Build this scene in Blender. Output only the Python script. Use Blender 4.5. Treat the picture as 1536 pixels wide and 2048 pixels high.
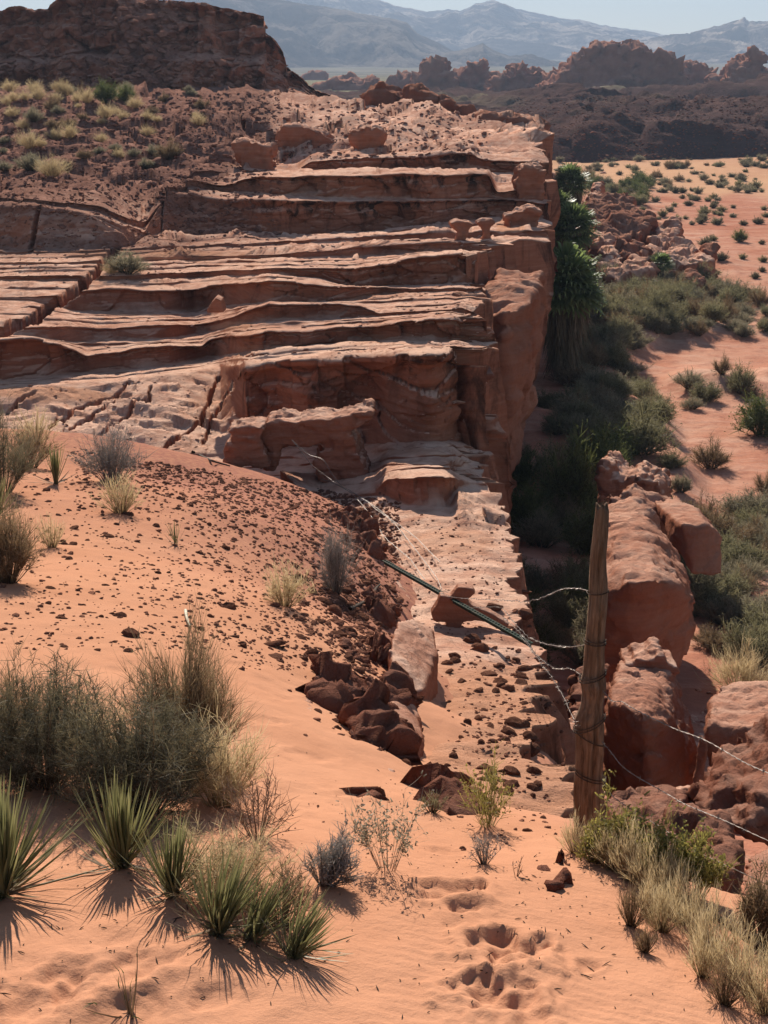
import bpy, bmesh, math, random
import numpy as np
from mathutils import Vector, Matrix, Euler

random.seed(7)
rng = np.random.default_rng(7)
SC = bpy.context.scene
COL = SC.collection
for _o in list(bpy.data.objects):
    bpy.data.objects.remove(_o)

# ------------------------------------------------------------------ camera, sky, sun, exposure
FPX = 2958.0                      # focal length in pixels of the 1536 x 2048 photograph
PITCH = math.radians(16.46)       # camera tilted down
cam_d = bpy.data.cameras.new('camera')
cam = bpy.data.objects.new('camera', cam_d)
COL.objects.link(cam)
cam.location = (0, 0, 0)
cam.rotation_euler = (math.pi / 2 - PITCH, 0, 0)
cam_d.sensor_fit = 'VERTICAL'
cam_d.sensor_height = 24.0
cam_d.sensor_width = 18.0
cam_d.lens = FPX / 2048.0 * 24.0
cam_d.clip_start = 0.05
cam_d.clip_end = 20000
SC.camera = cam

SUN_EL = math.radians(29.5)
SUN_AZ = math.radians(-7.5)        # from +Y (ahead), negative to the left
world = bpy.data.worlds.new('World')
SC.world = world
world.use_nodes = True
wn = world.node_tree
bg = wn.nodes['Background']
sky = wn.nodes.new('ShaderNodeTexSky')
sky.sky_type = 'NISHITA'
sky.sun_disc = False
sky.sun_elevation = SUN_EL
sky.sun_rotation = SUN_AZ
sky.air_density = 1.0
sky.dust_density = 0.3
sky.ozone_density = 1.5
sky.altitude = 600
wn.links.new(sky.outputs[0], bg.inputs[0])
bg.inputs[1].default_value = 0.05

sun_d = bpy.data.lights.new('sun', 'SUN')
sun_d.energy = 5.0
sun_d.angle = math.radians(0.53)
sun_d.color = (1.0, 0.92, 0.80)
sun = bpy.data.objects.new('sun', sun_d)
COL.objects.link(sun)
_sd = Vector((math.sin(SUN_AZ) * math.cos(SUN_EL), math.cos(SUN_AZ) * math.cos(SUN_EL), math.sin(SUN_EL)))
sun.rotation_euler = _sd.to_track_quat('Z', 'Y').to_euler()
sun.location = (-20, 40, 40)

SC.view_settings.view_transform = 'Standard'
SC.view_settings.look = 'None'
SC.view_settings.gamma = 1.0
SC.view_settings.exposure = 1.0
SC.view_settings.use_curve_mapping = False
SC.cycles.max_bounces = 6
SC.cycles.diffuse_bounces = 3
SC.cycles.glossy_bounces = 2
SC.cycles.transmission_bounces = 3
SC.cycles.transparent_max_bounces = 6
SC.cycles.volume_bounces = 0
SC.cycles.caustics_reflective = False
SC.cycles.caustics_refractive = False

# ------------------------------------------------------------------ numbers: noise, projection, splines
_P = rng.permutation(256)
PERM = np.concatenate([_P, _P, _P, _P]).astype(np.int64)
_g = rng.normal(size=(256, 3))
GRAD = (_g / np.linalg.norm(_g, axis=1)[:, None]).astype(np.float32)


def pn(x, y, z=0.0):
    """gradient noise, about -1..1"""
    x, y, z = np.broadcast_arrays(np.asarray(x, np.float32), np.asarray(y, np.float32), np.asarray(z, np.float32))
    shp = x.shape
    x, y, z = x.ravel(), y.ravel(), z.ravel()
    xi, yi, zi = np.floor(x), np.floor(y), np.floor(z)
    fx, fy, fz = x - xi, y - yi, z - zi
    xi = xi.astype(np.int64) & 255
    yi = yi.astype(np.int64) & 255
    zi = zi.astype(np.int64) & 255
    u = fx * fx * fx * (fx * (fx * 6 - 15) + 10)
    v = fy * fy * fy * (fy * (fy * 6 - 15) + 10)
    w = fz * fz * fz * (fz * (fz * 6 - 15) + 10)
    out = 0
    for dx in (0, 1):
        a = PERM[xi + dx]
        wx = u if dx else 1 - u
        for dy in (0, 1):
            b = PERM[a + yi + dy]
            wy = wx * (v if dy else 1 - v)
            for dz in (0, 1):
                g = GRAD[PERM[b + zi + dz]]
                d = g[:, 0] * (fx - dx) + g[:, 1] * (fy - dy) + g[:, 2] * (fz - dz)
                out = out + d * wy * (w if dz else 1 - w)
    return (out * 1.7).reshape(shp)


def worley(x, y, z=0.0, jit=0.9, tilt=False):
    """cell noise: distance to the nearest point, gap to the second, a random number per cell"""
    x, y, z = np.broadcast_arrays(np.asarray(x, np.float32), np.asarray(y, np.float32), np.asarray(z, np.float32))
    shp = x.shape
    x, y, z = x.ravel(), y.ravel(), z.ravel()
    xi, yi, zi = np.floor(x).astype(np.int64), np.floor(y).astype(np.int64), np.floor(z).astype(np.int64)
    f1 = np.full(x.shape, 9.0, np.float32); f2 = f1.copy(); idr = np.zeros(x.shape, np.float32); til = idr.copy()
    for dx in (-1, 0, 1):
        for dy in (-1, 0, 1):
            for dz in (-1, 0, 1):
                h = PERM[PERM[PERM[(xi + dx) & 255] + ((yi + dy) & 255)] + ((zi + dz) & 255)]
                jx = (PERM[h + 1] / 255.0 - 0.5) * jit + 0.5 + dx + xi - x
                jy = (PERM[h + 2] / 255.0 - 0.5) * jit + 0.5 + dy + yi - y
                jz = (PERM[h + 3] / 255.0 - 0.5) * jit + 0.5 + dz + zi - z
                d = np.sqrt(jx * jx + jy * jy + jz * jz).astype(np.float32)
                m = d < f1
                f2 = np.where(m, f1, np.minimum(f2, d))
                idr = np.where(m, h / 255.0, idr)
                if tilt: til = np.where(m, (GRAD[h, 0] * jx + GRAD[h, 1] * jy + GRAD[h, 2] * jz), til)
                f1 = np.where(m, d, f1)
    if tilt: return (f2 - f1).reshape(shp), (idr - 0.5 + 1.1 * til).reshape(shp)
    return f1.reshape(shp), (f2 - f1).reshape(shp), idr.reshape(shp)


def fbm(x, y, z=0.0, octv=4, gain=0.5, lac=2.07):
    s = 0
    a = 1.0
    t = 0
    x, y, z = np.asarray(x, np.float32), np.asarray(y, np.float32), np.asarray(z, np.float32)
    for k in range(octv):
        s = s + a * pn(x + 13.7 * k, y + 7.1 * k, z + 3.3 * k)
        t += a
        a *= gain
        x, y, z = x * lac, y * lac, z * lac
    return s / t


def ridged(x, y, z=0.0, octv=4, gain=0.5, lac=2.1):
    s = 0
    a = 1.0
    t = 0
    x, y, z = np.asarray(x, np.float32), np.asarray(y, np.float32), np.asarray(z, np.float32)
    for k in range(octv):
        s = s + a * (1 - 2 * np.abs(pn(x + 5.7 * k, y + 9.1 * k, z + 1.3 * k)))
        t += a
        a *= gain
        x, y, z = x * lac, y * lac, z * lac
    return s / t


def sstep(a, b, x):
    t = np.clip((x - a) / (b - a), 0, 1)
    return t * t * (3 - 2 * t)


cP, sP = math.cos(PITCH), math.sin(PITCH)


def W(px, py, Y):
    """point at forward distance Y seen in the photograph at (px, py)"""
    a = (np.asarray(px, float) - 768) / FPX
    b = (1024 - np.asarray(py, float)) / FPX
    dy = cP + b * sP
    dz = -sP + b * cP
    t = Y / dy
    return a * t, Y + 0 * a, dz * t


def slope(py):
    b = (1024 - np.asarray(py, float)) / FPX
    return (sP - b * cP) / (cP + b * sP)       # drop per metre of forward distance


def V(px, py, Y):
    x, y, z = W(px, py, Y)
    return Vector((float(x), float(y), float(z)))


def pix(x, y, z):
    """world -> photograph pixels"""
    d = y * cP - z * sP
    u = y * sP + z * cP
    return 768 + FPX * x / d, 1024 - FPX * u / d


def tps(ctrl, vals, reg=0.0):
    c = np.asarray(ctrl, float)
    n = len(c)
    def U(r2):
        return np.where(r2 > 1e-12, 0.5 * r2 * np.log(np.maximum(r2, 1e-12)), 0)
    d2 = ((c[:, None] - c[None]) ** 2).sum(2)
    K = U(d2) + reg * np.eye(n)
    Pm = np.c_[np.ones(n), c]
    A = np.block([[K, Pm], [Pm.T, np.zeros((3, 3))]])
    w = np.linalg.solve(A, np.r_[vals, 0, 0, 0])
    def f(x, y):
        x = np.asarray(x, float)
        shp = x.shape
        q = np.c_[x.ravel(), np.asarray(y, float).ravel()]
        out = w[n] + w[n + 1] * q[:, 0] + w[n + 2] * q[:, 1]
        for i in range(n):
            out = out + w[i] * U(((q - c[i]) ** 2).sum(1))
        return out.reshape(shp)
    return f


def poly_dist(px, py, pts):
    """distance from arrays of pixels to a polyline, and the position 0..1 along it"""
    best = np.full(np.shape(px), 1e9)
    where = np.zeros(np.shape(px))
    n = len(pts) - 1
    for i in range(n):
        (x0, y0), (x1, y1) = pts[i], pts[i + 1]
        dx, dy = x1 - x0, y1 - y0
        t = np.clip(((px - x0) * dx + (py - y0) * dy) / (dx * dx + dy * dy), 0, 1)
        d = np.hypot(px - x0 - t * dx, py - y0 - t * dy)
        m = d < best
        best = np.where(m, d, best)
        where = np.where(m, (i + t) / n, where)
    return best, where


# ------------------------------------------------------------------ object helpers
def tag(o, label=None, cat=None, group=None, kind=None):
    if label: o['label'] = label
    if cat: o['category'] = cat
    if group: o['group'] = group
    if kind: o['kind'] = kind
    return o


def link(name, me, mat=None, parent=None):
    o = bpy.data.objects.new(name, me)
    COL.objects.link(o)
    if mat is not None and me is not None and not me.materials:
        me.materials.append(mat)
    if parent is not None:
        o.parent = parent
    return o


def empty(name, loc, label=None, cat=None, group=None):
    o = bpy.data.objects.new(name, None)
    o.empty_display_size = 0.1
    COL.objects.link(o)
    o.location = loc
    return tag(o, label, cat, group)


def np_mesh(name, verts, faces, smooth=True):
    """faces: (n,3) or (n,4) int array"""
    verts = np.asarray(verts, np.float32).reshape(-1, 3)
    faces = np.asarray(faces, np.int32)
    k = faces.shape[1]
    me = bpy.data.meshes.new(name)
    me.vertices.add(len(verts))
    me.vertices.foreach_set('co', verts.ravel())
    me.loops.add(faces.size)
    me.loops.foreach_set('vertex_index', faces.ravel())
    me.polygons.add(len(faces))
    me.polygons.foreach_set('loop_start', np.arange(0, faces.size, k, dtype=np.int32))
    me.polygons.foreach_set('loop_total', np.full(len(faces), k, np.int32))
    me.polygons.foreach_set('use_smooth', np.full(len(faces), smooth, bool))
    me.update(calc_edges=True)
    me.validate()
    return me


def grid_faces(nr, nc, off=0):
    i = np.arange((nr - 1) * nc).reshape(nr - 1, nc)[:, :-1]
    f = np.stack([i, i + 1, i + nc + 1, i + nc], -1).reshape(-1, 4)
    return f + off


def attr(me, name, vals):
    a = me.attributes.new(name, 'FLOAT', 'POINT')
    a.data.foreach_set('value', np.asarray(vals, np.float32).ravel())


# ------------------------------------------------------------------ materials
class NT:
    """small node-tree writer"""
    def __init__(self, name, rough=0.9, spec=0.25):
        self.m = bpy.data.materials.new(name)
        self.m.use_nodes = True
        self.t = self.m.node_tree
        self.b = self.t.nodes['Principled BSDF']
        self.b.inputs['Roughness'].default_value = rough
        self.b.inputs['Specular IOR Level'].default_value = spec

    def n(self, typ, **kw):
        nd = self.t.nodes.new(typ)
        for k, v in kw.items():
            setattr(nd, k, v)
        return nd

    def l(self, a, b):
        self.t.links.new(a, b)

    def pos(self, scale=(1, 1, 1), kind='Object'):
        tc = self.n('ShaderNodeTexCoord')
        mp = self.n('ShaderNodeMapping')
        mp.inputs['Scale'].default_value = scale
        self.l(tc.outputs[kind], mp.inputs[0])
        return mp.outputs[0]

    def noise(self, vec, scale, detail=5, rough=0.55, dist=0.0):
        nd = self.n('ShaderNodeTexNoise')
        nd.inputs['Scale'].default_value = scale
        nd.inputs['Detail'].default_value = detail
        nd.inputs['Roughness'].default_value = rough
        nd.inputs['Distortion'].default_value = dist
        self.l(vec, nd.inputs['Vector'])
        return nd.outputs['Fac']

    def ramp(self, fac, stops):
        nd = self.n('ShaderNodeValToRGB')
        e = nd.color_ramp.elements
        while len(e) > 1:
            e.remove(e[-1])
        e[0].position, e[0].color = stops[0][0], _c(stops[0][1])
        for p, c in stops[1:]:
            q = e.new(p)
            q.color = _c(c)
        self.l(fac, nd.inputs[0])
        return nd.outputs[0]

    def mix(self, fac, a, b, mode='MIX'):
        nd = self.n('ShaderNodeMix', data_type='RGBA', blend_type=mode)
        if isinstance(fac, (int, float)):
            nd.inputs[0].default_value = fac
        else:
            self.l(fac, nd.inputs[0])
        for i, c in ((6, a), (7, b)):
            if isinstance(c, tuple):
                nd.inputs[i].default_value = _c(c)
            else:
                self.l(c, nd.inputs[i])
        return nd.outputs[2]

    def math(self, op, a, b=None):
        nd = self.n('ShaderNodeMath', operation=op)
        for i, c in enumerate((a, b)):
            if c is None: continue
            if isinstance(c, (int, float)):
                nd.inputs[i].default_value = c
            else:
                self.l(c, nd.inputs[i])
        return nd.outputs[0]

    def attr(self, name):
        nd = self.n('ShaderNodeAttribute', attribute_name=name)
        return nd.outputs['Fac']

    def bump(self, hts, dist, strength=1.0):
        prev = None
        if not isinstance(hts, (list, tuple)): hts, dist = [hts], [dist]
        for h, d in zip(hts, dist):
            nd = self.n('ShaderNodeBump')
            nd.inputs['Strength'].default_value = strength
            nd.inputs['Distance'].default_value = d
            self.l(h, nd.inputs['Height'])
            if prev is not None: self.l(prev, nd.inputs['Normal'])
            prev = nd.outputs[0]
        self.l(prev, self.b.inputs['Normal'])

    def color(self, c):
        if isinstance(c, tuple):
            self.b.inputs['Base Color'].default_value = _c(c)
        else:
            self.l(c, self.b.inputs['Base Color'])
        return self.m


def _c(c):
    if isinstance(c, (int, float)): return (c, c, c, 1)
    return (c[0], c[1], c[2], 1)


def rock_material(name, hue=0, far=False, dark=0.0):
    """red sandstone: laminated bands, varnish stains, attributes sand and rubble where present"""
    k = NT(name, 0.95, 0.0)
    p = k.pos()
    lam = k.noise(k.pos((0.5, 0.5, 9.0)), 1.6, 6, 0.65, 0.4)
    big = k.noise(p, 0.35, 4, 0.6)
    fine = k.noise(p, 22.0, 6, 0.65)
    mid = k.noise(p, 3.2, 6, 0.6)
    c1 = k.ramp(lam, [(0.30, (0.250, 0.088, 0.050)), (0.5, (0.370, 0.147, 0.087)), (0.68, (0.470, 0.223, 0.144))])
    c2 = k.ramp(big, [(0.35, (0.310, 0.105, 0.057)), (0.65, (0.450, 0.210, 0.137))])
    c = k.mix(0.7 if dark else 0.45, c1, c2)
    c = k.mix(k.math('MULTIPLY', k.ramp(fine, [(0.3, 0.0), (0.75, 1.0)]), 0.30), c, (0.220, 0.088, 0.053))
    # pale weathered skin on flat tops, lightened for sun sheen; darker red on faces
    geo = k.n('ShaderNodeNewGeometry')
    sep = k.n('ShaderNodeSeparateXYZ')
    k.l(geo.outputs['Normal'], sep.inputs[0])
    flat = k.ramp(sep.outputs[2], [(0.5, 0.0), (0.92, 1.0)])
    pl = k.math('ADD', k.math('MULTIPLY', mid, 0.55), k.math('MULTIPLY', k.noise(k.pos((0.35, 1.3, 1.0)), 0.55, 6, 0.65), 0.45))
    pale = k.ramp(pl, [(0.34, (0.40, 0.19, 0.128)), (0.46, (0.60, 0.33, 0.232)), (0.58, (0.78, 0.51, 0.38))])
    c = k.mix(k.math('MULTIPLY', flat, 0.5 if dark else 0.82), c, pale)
    # paler slickrock on the lower bench, with sun sheen put into its colour
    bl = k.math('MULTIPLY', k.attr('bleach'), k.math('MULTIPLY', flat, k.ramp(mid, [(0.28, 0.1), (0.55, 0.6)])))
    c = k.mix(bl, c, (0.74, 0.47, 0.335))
    # desert varnish: near-black stains, mostly on faces
    vn = k.noise(k.pos((1.0, 1.0, 0.45)), 1.1, 7, 0.68, 0.8)
    vm = k.ramp(vn, [(0.50, 0.0), (0.62, 1.0)])
    vamt = k.math('MULTIPLY', vm, k.math('SUBTRACT', 0.8, k.math('MULTIPLY', flat, 0.62)))
    vamt = k.math('MULTIPLY', vamt, k.math('ADD', k.attr('varnish'), 0.12))
    c = k.mix(vamt, c, (0.055, 0.030, 0.023))
    # loose sand and dark rubble lying on it
    sandc = k.ramp(mid, [(0.3, (0.460, 0.222, 0.132)), (0.7, (0.55, 0.29, 0.185))])
    c = k.mix(k.attr('sand'), c, sandc)
    rubn = k.ramp(k.noise(p, 2.4, 8, 0.72), [(0.33, (0.125, 0.062, 0.047)), (0.52, (0.225, 0.115, 0.085)), (0.72, (0.37, 0.20, 0.15))])
    c = k.mix(k.attr('rubble'), c, rubn)
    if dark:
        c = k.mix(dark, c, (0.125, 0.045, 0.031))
    k.bump([k.noise(k.pos((0.7, 0.7, 5.0)), 2.2, 8, 0.72, 0.8), k.noise(p, 6.0, 8, 0.72), fine, k.noise(p, 70, 3, 0.6)], [0.015 if dark else 0.045, 0.06, 0.02, 0.006], 0.9)
    return k.color(c)


M = {}
M['rock'] = rock_material('red_sandstone')
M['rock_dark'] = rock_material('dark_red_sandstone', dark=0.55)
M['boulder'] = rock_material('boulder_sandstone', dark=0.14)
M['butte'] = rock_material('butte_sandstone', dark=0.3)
M['rubble'] = rock_material('dark_red_rubble', dark=0.75)


def sand_material():
    k = NT('orange_sand', 1.0, 0.0)
    p = k.pos()
    a = k.noise(p, 0.9, 5, 0.6)
    f = k.noise(p, 260, 3, 0.7)
    m2 = k.noise(p, 7, 6, 0.65)
    c = k.ramp(a, [(0.3, (0.470, 0.224, 0.130)), (0.7, (0.545, 0.276, 0.167))])
    c = k.mix(k.math('MULTIPLY', k.ramp(f, [(0.35, 0.0), (0.7, 1.0)]), 0.35), c, (0.370, 0.158, 0.088))
    # gravelly crust between the stones
    gr = k.math('MULTIPLY', k.attr('gravel'), k.ramp(k.noise(p, 11, 8, 0.75), [(0.36, 0.25), (0.58, 1.0)]))
    c = k.mix(gr, c, (0.290, 0.126, 0.093))
    k.bump([m2, k.noise(p, 60, 4, 0.6), f], [0.012, 0.004, 0.0015], 0.8)
    return k.color(c)


M['sand'] = sand_material()


def wash_material():
    k = NT('wash_ground', 1.0, 0.0)
    p = k.pos()
    a = k.noise(p, 0.12, 6, 0.6, 0.6)
    b = k.noise(p, 1.6, 6, 0.65)
    f = k.noise(p, 14, 5, 0.7)
    c = k.ramp(a, [(0.32, (0.38, 0.15, 0.095)), (0.5, (0.47, 0.215, 0.14)), (0.68, (0.58, 0.335, 0.235))])
    st = k.noise(k.pos((0.35, 1.6, 1.0)), 0.55, 7, 0.7, 0.5)
    c = k.mix(k.ramp(st, [(0.50, 0.0), (0.66, 0.6)]), c, (0.62, 0.40, 0.30))
    c = k.mix(k.ramp(b, [(0.50, 0.0), (0.7, 0.65)]), c, (0.30, 0.115, 0.078))
    c = k.mix(k.math('MULTIPLY', k.ramp(f, [(0.4, 0.0), (0.7, 1.0)]), 0.3), c, (0.27, 0.12, 0.085))
    c = k.mix(k.attr('dune'), c, k.ramp(b, [(0.3, (0.52, 0.29, 0.17)), (0.7, (0.60, 0.37, 0.22))]))
    k.bump([b, f], [0.10, 0.02], 0.8)
    return k.color(c)


M['wash'] = wash_material()


def badland_material():
    k = NT('dark_badland_soil', 1.0, 0.0)
    p = k.pos()
    a = k.noise(p, 0.03, 6, 0.65)
    lam = k.noise(k.pos((0.03, 0.03, 1.0)), 0.8, 6, 0.7)
    c = k.ramp(lam, [(0.3, (0.075, 0.05, 0.048)), (0.5, (0.11, 0.068, 0.062)), (0.7, (0.17, 0.10, 0.085))])
    c = k.mix(k.ramp(a, [(0.4, 0.0), (0.65, 0.8)]), c, (0.10, 0.055, 0.047))
    veg = k.ramp(k.noise(p, 0.25, 8, 0.75), [(0.3, (0.11, 0.098, 0.06)), (0.55, (0.30, 0.26, 0.155)), (0.75, (0.50, 0.43, 0.27))])
    c = k.mix(k.attr('scrub'), c, veg)
    dot = k.ramp(k.noise(p, 0.55, 4, 0.8), [(0.55, 0.0), (0.63, 1.0)])
    c = k.mix(k.math('MULTIPLY', dot, 0.55), c, (0.055, 0.048, 0.034))
    c = k.mix(k.attr('fan'), c, k.ramp(k.noise(p, 0.012, 8, 0.72), [(0.35, (0.11, 0.10, 0.075)), (0.6, (0.25, 0.215, 0.155)), (0.75, (0.40, 0.33, 0.24))]))
    k.bump([k.noise(p, 0.35, 8, 0.78)], [1.4], 0.9)
    return k.color(c)


M['badland'] = badland_material()


def mountain_material(name, dark):
    k = NT(name, 1.0, 0.0)
    p = k.pos()
    a = k.noise(k.pos((1, 1, 1.6)), 0.0075, 9, 0.72, 0.6)
    b = k.noise(p, 0.045, 7, 0.75)
    c = k.ramp(a, [(0.43, (0.075, 0.07, 0.072)), (0.5, (0.25, 0.20, 0.17)), (0.56, (0.72, 0.58, 0.46))])
    c = k.mix(k.ramp(b, [(0.45, 0.0), (0.7, 0.6)]), c, (0.10, 0.085, 0.075))
    if dark: c = k.mix(dark, c, (0.09, 0.075, 0.07))
    k.bump([a, b], [60.0, 16.0], 0.9)
    return k.color(c)


M['mountain'] = mountain_material('bare_mountain_rock', 0)
M['mountain_dark'] = mountain_material('dark_mountain_rock', 0.55)

# ================================================================== THE ROCK BENCH: one sheet of treads and risers, then down the cliff
NCOL = 465
PXL = -150.0
TERR = []                                   # terrain meshes that things can be stood on


def jag(px, seed, amp):
    return amp * (fbm(px * 0.012, seed * 9.3, 0, 3) * 1.0 + 0.28 * pn(px * 0.05, seed * 3.1, 5) + 0.08 * pn(px * 0.17, seed, 9))


def line(pts, jamp=0.0, seed=0):
    """control polyline -> (px columns, py columns); the last point is the cliff rim"""
    pts = sorted(pts)
    rim = pts[-1][0]
    s = np.linspace(0, 1, NCOL)
    px = PXL + (rim - PXL) * s
    xs = np.array([p[0] for p in pts], float)
    ys = np.array([p[1] for p in pts], float)
    # rounded interpolation
    py = np.interp(px, xs, ys)
    k = np.hanning(9); k /= k.sum()
    py = np.convolve(np.pad(py, 4, mode='edge'), k, 'valid')
    if jamp: py = py + jag(px, seed, jamp)
    return px, py


rows = []       # (px, py, Y, kind, weight) kind: the strip leading UP TO this row


def add_row(px, py, Y, kind, wt=None):
    rows.append((px, py, np.broadcast_to(Y, px.shape).astype(float), kind, np.ones_like(px) if wt is None else wt))


def flat_row(py, yl, yr, rim, seed=0):
    px, y = line([(PXL, py), (rim + 5 * math.sin(seed * 2.3) , py)])
    Y = yl + (yr - yl) * sstep(450, 900, px)
    add_row(px, y, Y, 'tread')


for py, yl, yr, rim in ((1720, 7.6, 5.1, 1146), (1690, 7.9, 5.25, 1140), (1640, 8.4, 5.75, 1122), (1600, 9.1, 6.2, 1114), (1550, 10.1, 7.0, 1106),
                        (1500, 11.3, 7.9, 1098), (1450, 12.3, 8.9, 1088), (1400, 13.3, 10.0, 1077), (1350, 14.3, 11.3, 1066),
                        (1300, 15.2, 12.5, 1056), (1250, 16.2, 13.75, 1047), (1200, 17.3, 15.0, 1040), (1150, 18.6, 16.3, 1032),
                        (1100, 20.0, 17.5, 1023), (1060, 20.9, 18.7, 1012)):
    flat_row(py, yl, yr, rim, py)


def base_row(px, py, dzv, wt=None):
    q = rows[-1]
    # height of the previous row at the same pixel column
    zprev = np.interp(px, q[0], -slope(q[1]) * q[2])
    Yprev = np.interp(px, q[0], q[2])
    Y = np.maximum(-(zprev + dzv) / slope(py), Yprev + 0.05)
    k = np.hanning(31); k /= k.sum()
    Y = np.convolve(np.pad(Y, 15, mode='edge'), k, 'valid')
    add_row(px, py, Y, 'tread', wt)


def lip_row(px, py, over, w):
    q = rows[-1]
    base = np.interp(px, q[0], q[1])
    py = np.minimum(py, base - 0.6)
    Y = np.interp(px, q[0], q[2])
    h = (base - py) / FPX * Y
    add_row(px, py, Y + (1 - w) * h * 1.6 - over * np.clip(h, 0, 1) * w, 'riser', w)


def chain_base(pts, dz, seed, wt=None, jamp=2.0, micro=True):
    px, py = line(pts, jamp, seed)
    dzv = np.interp(px, [p[0] for p in dz], [p[1] for p in dz]) if isinstance(dz, list) else dz + 0 * px
    q0 = rows[-1]
    gap = np.interp(px, q0[0], q0[1]) - py
    n = int(np.clip(np.median(gap) / 8.5, 0, 4)) if (micro and py.mean() < 900) else 0
    for i in range(1, n + 1):               # thin broken beds on the way back to the next step
        f = i / (n + 1)
        fl = np.clip(f + 0.16 * fbm(px * 0.004, seed * 2.7 + i, 3.0, 3), 0.08, 0.92)
        pyi = np.interp(px, q0[0], q0[1]) * (1 - fl) + py * fl
        prev = np.interp(px, rows[-1][0], rows[-1][1])
        pyi = np.minimum(pyi, prev - 0.8)
        here = sstep(-0.12, 0.16, fbm(px * 0.0075, seed * 5.1 + 7 * i, 6.0, 3)) * sstep(9, 16, gap)
        base_row(px, pyi, dzv / (n + 1))
        hp = (1.0 + 4.5 * here * (0.6 + 0.5 * pn(px * 0.02, i * 3.0, seed))) * sstep(3, 8, pyi - py)
        lip_row(px, pyi - np.maximum(hp, 0.6), 0.25, here)
    base_row(px, py, dzv / (n + 1) if n else dzv, wt)


def chain_lip(pts, over, seed, wt=None, jamp=2.5, var=0.22, softness=1.6):
    px, py = line(pts, jamp, seed)
    q = rows[-1]
    base = np.interp(px, q[0], q[1])
    vary = 1 + var * fbm(px * 0.007, seed * 4.4, 1.0, 3)
    py = base - np.maximum(base - py, 0.6) * np.clip(vary, 0.25, 1.6)
    py = np.minimum(py, base - 0.6)
    Y = np.interp(px, q[0], q[2])
    h = (base - py) / FPX * Y
    w = np.ones_like(px) if wt is None else np.interp(px, [p[0] for p in wt], [p[1] for p in wt])
    soft = (1 - w) * h * softness
    add_row(px, py, Y + soft - over * np.clip(h, 0, 1) * w, 'riser', w)


def explicit(pts, jamp=0.0, seed=0, kind='tread'):
    px, py = line([p[:2] for p in pts], jamp, seed)
    Y = np.interp(px, [p[0] for p in pts], [p[2] for p in pts])
    add_row(px, py, Y, kind)


# small scooped ledge near the edge
chain_base([(PXL, 1010), (600, 1004), (750, 992), (770, 994), (815, 1009), (900, 1013), (918, 973), (1000, 968)], 0.0, 1, None, 1.0)
chain_lip([(PXL, 1008), (600, 1000), (752, 984), (772, 962), (815, 958), (900, 957), (916, 962), (993, 960)], 0.10, 2, [(PXL, 1), (993, 1)], 1.5, 0.0)
# A: foot and lip of the tall shadowed riser; to the left the same step is a dipping slab
chain_base([(PXL, 880), (0, 890), (300, 905), (430, 892), (470, 887), (600, 892), (750, 888), (880, 882), (968, 886)], [(PXL, 0.35), (400, 0.2), (600, 0.0), (800, -0.35), (968, -0.4)], 3)
chain_lip([(PXL, 800), (0, 775), (150, 765), (300, 755), (430, 737), (478, 727), (500, 731), (700, 712), (850, 704), (962, 702)], 0.35, 4,
          [(PXL, 0), (440, 0.0), (492, 1), (962, 1)], var=0.05, softness=3.2)
# B
chain_base([(PXL, 770), (0, 760), (60, 756), (150, 746), (250, 740), (350, 727), (420, 714), (500, 702), (700, 683), (800, 680), (956, 684)], [(0, -0.1), (400, -0.15), (600, -0.3), (956, -0.45)], 5)
chain_lip([(PXL, 690), (0, 688), (60, 683), (120, 689), (160, 705), (172, 712), (220, 702), (310, 697), (405, 692), (415, 679), (470, 668), (560, 664), (650, 657), (740, 650), (800, 645), (900, 640), (951, 636)], 0.2, 6)
# C
chain_base([(PXL, 668), (50, 672), (150, 684), (290, 681), (420, 664), (470, 650), (540, 641), (700, 636), (780, 632), (850, 627), (955, 620)], [(0, -0.05), (500, -0.1), (700, -0.25), (955, -0.25)], 7)
chain_lip([(PXL, 655), (50, 655), (140, 650), (230, 655), (300, 650), (400, 648), (470, 632), (540, 609), (650, 607), (720, 613), (760, 627), (850, 622), (955, 613)], 0.1, 8,
          [(PXL, .4), (300, .5), (500, 1), (955, 1)])
# D
chain_base([(PXL, 600), (60, 600), (150, 622), (280, 623), (392, 622), (420, 612), (540, 605), (640, 603), (700, 601), (760, 590), (850, 583), (955, 580)], [(0, -0.02), (500, -0.2), (955, -0.25)], 9)
chain_lip([(PXL, 596), (60, 594), (130, 588), (170, 583), (388, 579), (420, 568), (540, 561), (620, 566), (660, 572), (720, 574), (830, 578), (955, 575)], 0.2, 10,
          [(PXL, .3), (150, .6), (300, 1), (955, 1)])
# E
chain_base([(PXL, 560), (150, 561), (300, 560), (540, 547), (640, 556), (690, 572), (750, 572), (820, 571), (925, 567), (958, 562)], [(0, 0), (300, -.02), (600, -0.25), (955, -0.2)], 11)
chain_lip([(PXL, 552), (150, 552), (300, 549), (540, 536), (640, 538), (700, 536), (750, 528), (820, 517), (925, 511), (956, 508)], 0.2, 12)
# F: thin plates
chain_base([(PXL, 530), (150, 528), (300, 522), (560, 516), (720, 512), (910, 503), (960, 500)], [(0, 0.02), (300, 0), (600, -0.25), (955, -0.55)], 13)
chain_lip([(PXL, 527), (150, 524), (300, 515), (560, 509), (720, 494), (910, 486), (985, 482)], 0.15, 14)
chain_base([(PXL, 508), (150, 506), (300, 499), (540, 490), (700, 484), (900, 479), (1088, 477)], [(0, 0.02), (300, 0), (600, -0.25), (955, -0.4)], 15)
chain_lip([(PXL, 505), (150, 503), (300, 495), (540, 483), (700, 475), (900, 466), (1091, 464)], 0.15, 16)
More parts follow.
